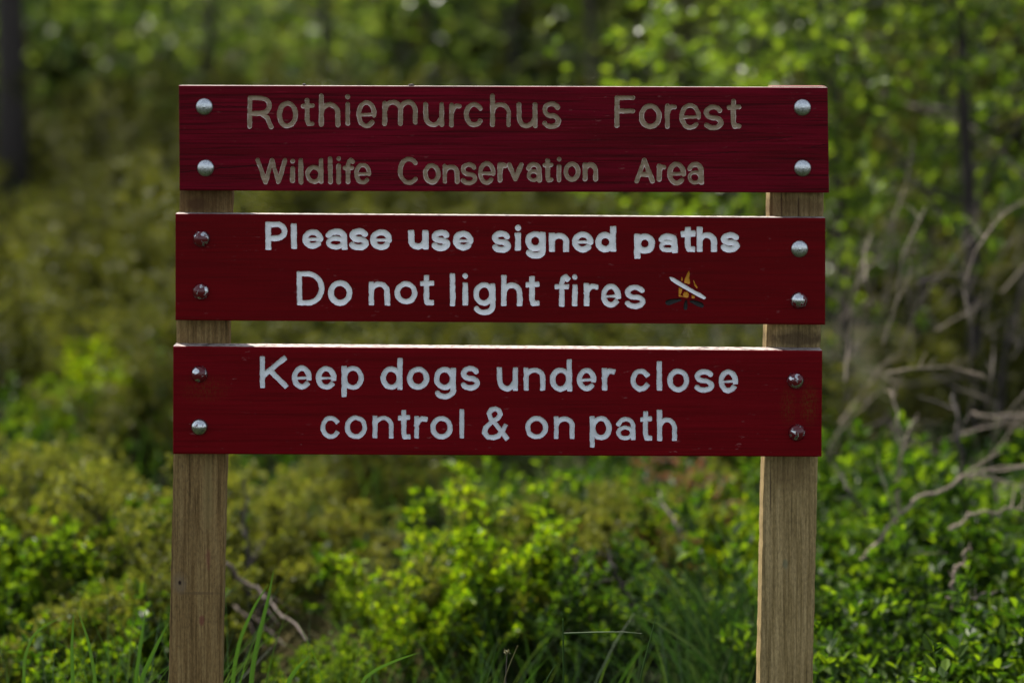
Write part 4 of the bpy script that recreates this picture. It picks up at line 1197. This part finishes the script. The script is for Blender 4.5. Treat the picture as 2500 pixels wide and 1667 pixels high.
BR = [
 ([(2100, 1370, 4.6), (2170, 1270, 4.6), (2260, 1190, 4.65), (2360, 1140, 4.7), (2520, 1118, 4.8)], .010, .006, 'long pale dead branch arching up to the right edge', 'dead_wood'),
 ([(2320, 1290, 4.6), (2390, 1250, 4.6), (2460, 1235, 4.6), (2540, 1228, 4.7)], .008, .005, 'short pale dead branch below the long arching one', 'dead_wood'),
 ([(2370, 1010, 5.2), (2440, 1008, 5.2), (2540, 1005, 5.2)], .009, .006, 'straight pale dead branch lying level at the right edge', 'dead_wood'),
 ([(2190, 930, 6.4), (2300, 922, 6.4), (2420, 925, 6.4), (2530, 930, 6.5)], .007, .005, 'thin level dead branch above the straight pale one', 'dead_wood'),
 ([(2195, 1330, 4.9), (2195, 1200, 4.9), (2190, 1040, 4.9), (2175, 900, 5.0)], .008, .006, 'upright pale dead stem right of the lowest board', 'dead_wood'),
 ([(2090, 190, 7.0), (2200, 240, 6.9), (2330, 290, 6.8), (2430, 340, 6.7), (2530, 420, 6.6)], .010, .012, 'pale dead branch slanting down through the birch leaves', 'dead_wood'),
 ([(2400, 370, 6.7), (2470, 400, 6.7), (2530, 460, 6.7)], .010, .008, 'short pale branch by the right edge under the slanting one', 'dead_wood'),
 ([(2350, 590, 6.5), (2380, 540, 6.5), (2400, 500, 6.5), (2390, 460, 6.5)], .011, .008, 'hooked pale stub beside the dark upright trunk', 'dead_wood'),
 ([(2000, 700, 5.8), (2050, 730, 5.8), (2100, 770, 5.8)], .006, .009, 'pale broken stick poking out right of the middle board', 'dead_wood'),
 ([(2160, 900, 7.0), (2165, 700, 7.0), (2168, 600, 7.0), (2155, 510, 7.0)], .011, .013, 'pale broken upright stump right of the middle board', 'dead_wood'),
 ([(2200, 860, 7.1), (2215, 740, 7.1), (2240, 640, 7.1), (2200, 580, 7.1)], .010, .006, 'curved grey dead stem in the tangle right of the boards', 'dead_wood'),
 ([(2270, 880, 7.2), (2265, 770, 7.2), (2250, 680, 7.2), (2225, 610, 7.2)], .012, .006, 'grey dead stem beside the curved one in the tangle', 'dead_wood'),
 ([(2035, 880, 6.6), (2040, 760, 6.6), (2060, 660, 6.6), (2100, 580, 6.6)], .008, .005, 'slanting dead stem behind the right end of the middle board', 'dead_wood'),
 ([(2330, 1130, 5.9), (2230, 1050, 5.9), (2190, 1010, 5.9)], .012, .006, 'brown dead stick leaning left among the dead stems', 'dead_wood_dark'),
 ([(2380, 1350, 4.9), (2350, 1200, 4.9), (2335, 1080, 4.9), (2330, 960, 5.0)], .016, .010, 'dark crooked stem near the right edge', 'dark'),
 ([(2440, 1050, 6.4), (2450, 900, 6.4), (2470, 760, 6.4), (2500, 640, 6.4)], .026, .018, 'thick dark leaning stem by the right edge', 'dark'),
 ([(2130, 1290, 4.7), (2070, 1200, 4.7), (2030, 1140, 4.8)], .008, .005, 'dark stem in the shrubs right of the right post', 'dark'),
 ([(2320, 1450, 4.25), (2340, 1390, 4.25), (2370, 1345, 4.25), (2400, 1330, 4.25)], .008, .005, 'bent pale twig over the deep green shrubs', 'dead_wood'),
 ([(2310, 1462, 4.25), (2370, 1480, 4.25), (2430, 1490, 4.25)], .007, .004, 'pale twig lying level over the deep green shrubs', 'dead_wood_dark'),
 ([(2030, 1490, 4.4), (2065, 1510, 4.4), (2100, 1530, 4.4)], .005, .003, 'short stick in shadow right of the right post', 'dead_wood_dark'),
 ([(1772, 1172, 6.2), (1830, 1182, 6.2), (1870, 1192, 6.2)], .008, .006, 'pale twig just left of the right post under the lowest board', 'dead_wood'),
 ([(1740, 860, 7.0), (1750, 800, 7.0), (1765, 740, 7.0)], .007, .005, 'pale twig in the gap between the middle and lowest boards', 'dead_wood'),
 ([(1855, 880, 6.6), (1830, 820, 6.6), (1800, 740, 6.6)], .009, .006, 'pale slanting twig by the right post in the gap between boards', 'dead_wood'),
 ([(540, 1370, 4.5), (620, 1440, 4.5), (680, 1520, 4.4), (760, 1620, 4.2)], .011, .007, 'fallen brown branch sloping down right of the left post', 'brown'),
 ([(540, 1465, 4.7), (620, 1520, 4.6), (700, 1580, 4.5)], .009, .006, 'second fallen branch below the brown sloping one', 'brown'),
 ([(790, 1490, 5.1), (770, 1400, 5.1), (745, 1320, 5.2)], .007, .004, 'thin grey stick standing in the juniper right of the left post', 'dead_wood_dark'),
 ([(612, 1560, 4.7), (612, 1420, 4.7), (616, 1300, 4.75), (612, 1180, 4.8)], .014, .006, 'dark upright stem in the juniper right of the left post', 'dark'),
 ([(1545, 1520, 4.5), (1530, 1450, 4.5), (1500, 1390, 4.5), (1490, 1340, 4.55)], .010, .007, 'dark curved stem below the feathery juniper', 'dark'),
 ([(1380, 1600, 4.5), (1405, 1480, 4.5), (1425, 1330, 4.55)], .010, .006, 'dark stem rising from shadow right of the centre bush', 'dark'),
 ([(1690, 1370, 4.8), (1665, 1290, 4.8), (1645, 1210, 4.9)], .010, .007, 'grey stem leaning left under the rusty twigs', 'dead_wood_dark'),
]
for i, (pts, a, c, lab, mt) in enumerate(BR):
    branch(pts, a, c, lab, {'dark': 'bark_dark', 'brown': 'bark_brown'}.get(mt, mt), 3 if a > .007 else 1, i)

rt_ = np.random.default_rng(77)
for i in range(44):
    px, py, d = rt_.uniform(2010, 2520), rt_.uniform(650, 1280), rt_.uniform(4.9, 6.4)
    a = rt_.uniform(-.5, 1.3) if i % 2 else rt_.uniform(1.2, 1.9); L = rt_.uniform(130, 400)
    pts = [(px, py, d)]
    for k_ in range(3):
        px += math.cos(a) * L / 3 * rt_.choice([-1, 1, 1]) if k_ == 0 else math.cos(a) * L / 3
        py -= math.sin(a) * L / 3; a += rt_.uniform(-.5, .25); pts.append((px, py, d + rt_.uniform(-.1, .1)))
    branch(pts, .0052, .0030, 'thin dead twig in the pale tangle right of the sign', 'dead_wood' if i % 3 else 'dead_wood_dark', 2, 200 + i)

# rusty dead juniper sprays
def rusty(px, py, d, lab, seed):
    r_ = np.random.default_rng(seed); P_ = Plant(); c0 = np.array(at(px, py, d))
    root = empty('rusty_spray', c0); tag(root, lab, 'dead twig', 'rusty dead juniper twigs')
    for _ in range(9):
        st = strand(r_, r_.normal(0, .03, 3), r_.normal(0, 1, 3), .11, 5, .3); P_.tube(st, .002, .001, 3)
        for m_ in range(26):
            j = r_.integers(0, 5); P_.leaf(st[j] + (st[j + 1] - st[j]) * r_.uniform(0, 1), r_.normal(0, 1, 3), r_.normal(0, 1, 3), .016, .004)
    link('stems', P_.stems('stems'), M['dead_wood_dark'], root); link('needles', P_.leaves('needles'), M['dead_leaf'], root)
rusty(1705, 1205, 5.4, 'rusty orange dead juniper twig highest beside the right post', 1)
rusty(1645, 1380, 5.0, 'rusty orange dead twig low in the bilberry left of the right post', 2)
rusty(1760, 1265, 5.5, 'rusty brown twig closest to the right post', 3)
rusty(1655, 1160, 5.8, 'small rusty twig just under the lowest board', 4)
rusty(1515, 1375, 5.0, 'faint rusty twig beside the dark curved stem', 5)

# crumbs of bark on the top board
for px, w_, lab in ((741, 5.5, 'small dark bark crumb lying on the top board nearer the left post'), (1004, 8.5, 'larger dark bark crumb on the top board above the carved letters')):
    V, F = [], []
    rr = random.Random(px)
    for i in range(5):
        for j in range(8):
            a = 2 * math.pi * j / 8; ph = math.pi * (i + .5) / 5
            rad = rr.uniform(.75, 1.2)
            V.append((math.sin(ph) * math.cos(a) * w_ * K * rad, math.sin(ph) * math.sin(a) * 5 * K * rad, 3 * K * math.cos(ph) * rad))
    for i in range(4):
        for j in range(8): F.append((i * 8 + j, i * 8 + (j + 1) % 8, i * 8 + 8 + (j + 1) % 8, i * 8 + 8 + j))
    F += [tuple(range(8))[::-1], tuple(range(32, 40))]
    o = link('bark_crumb', py_mesh('bark_crumb', V, F, True), M['bark_dark'])
    z = P(px, 209 + (px - 436) * 5 / 1585)[1]
    o.location = ((px - 1250) * K, .012, z + 2.2 * K)
    tag(o, lab, 'bark crumb', 'bark crumbs on the top board')
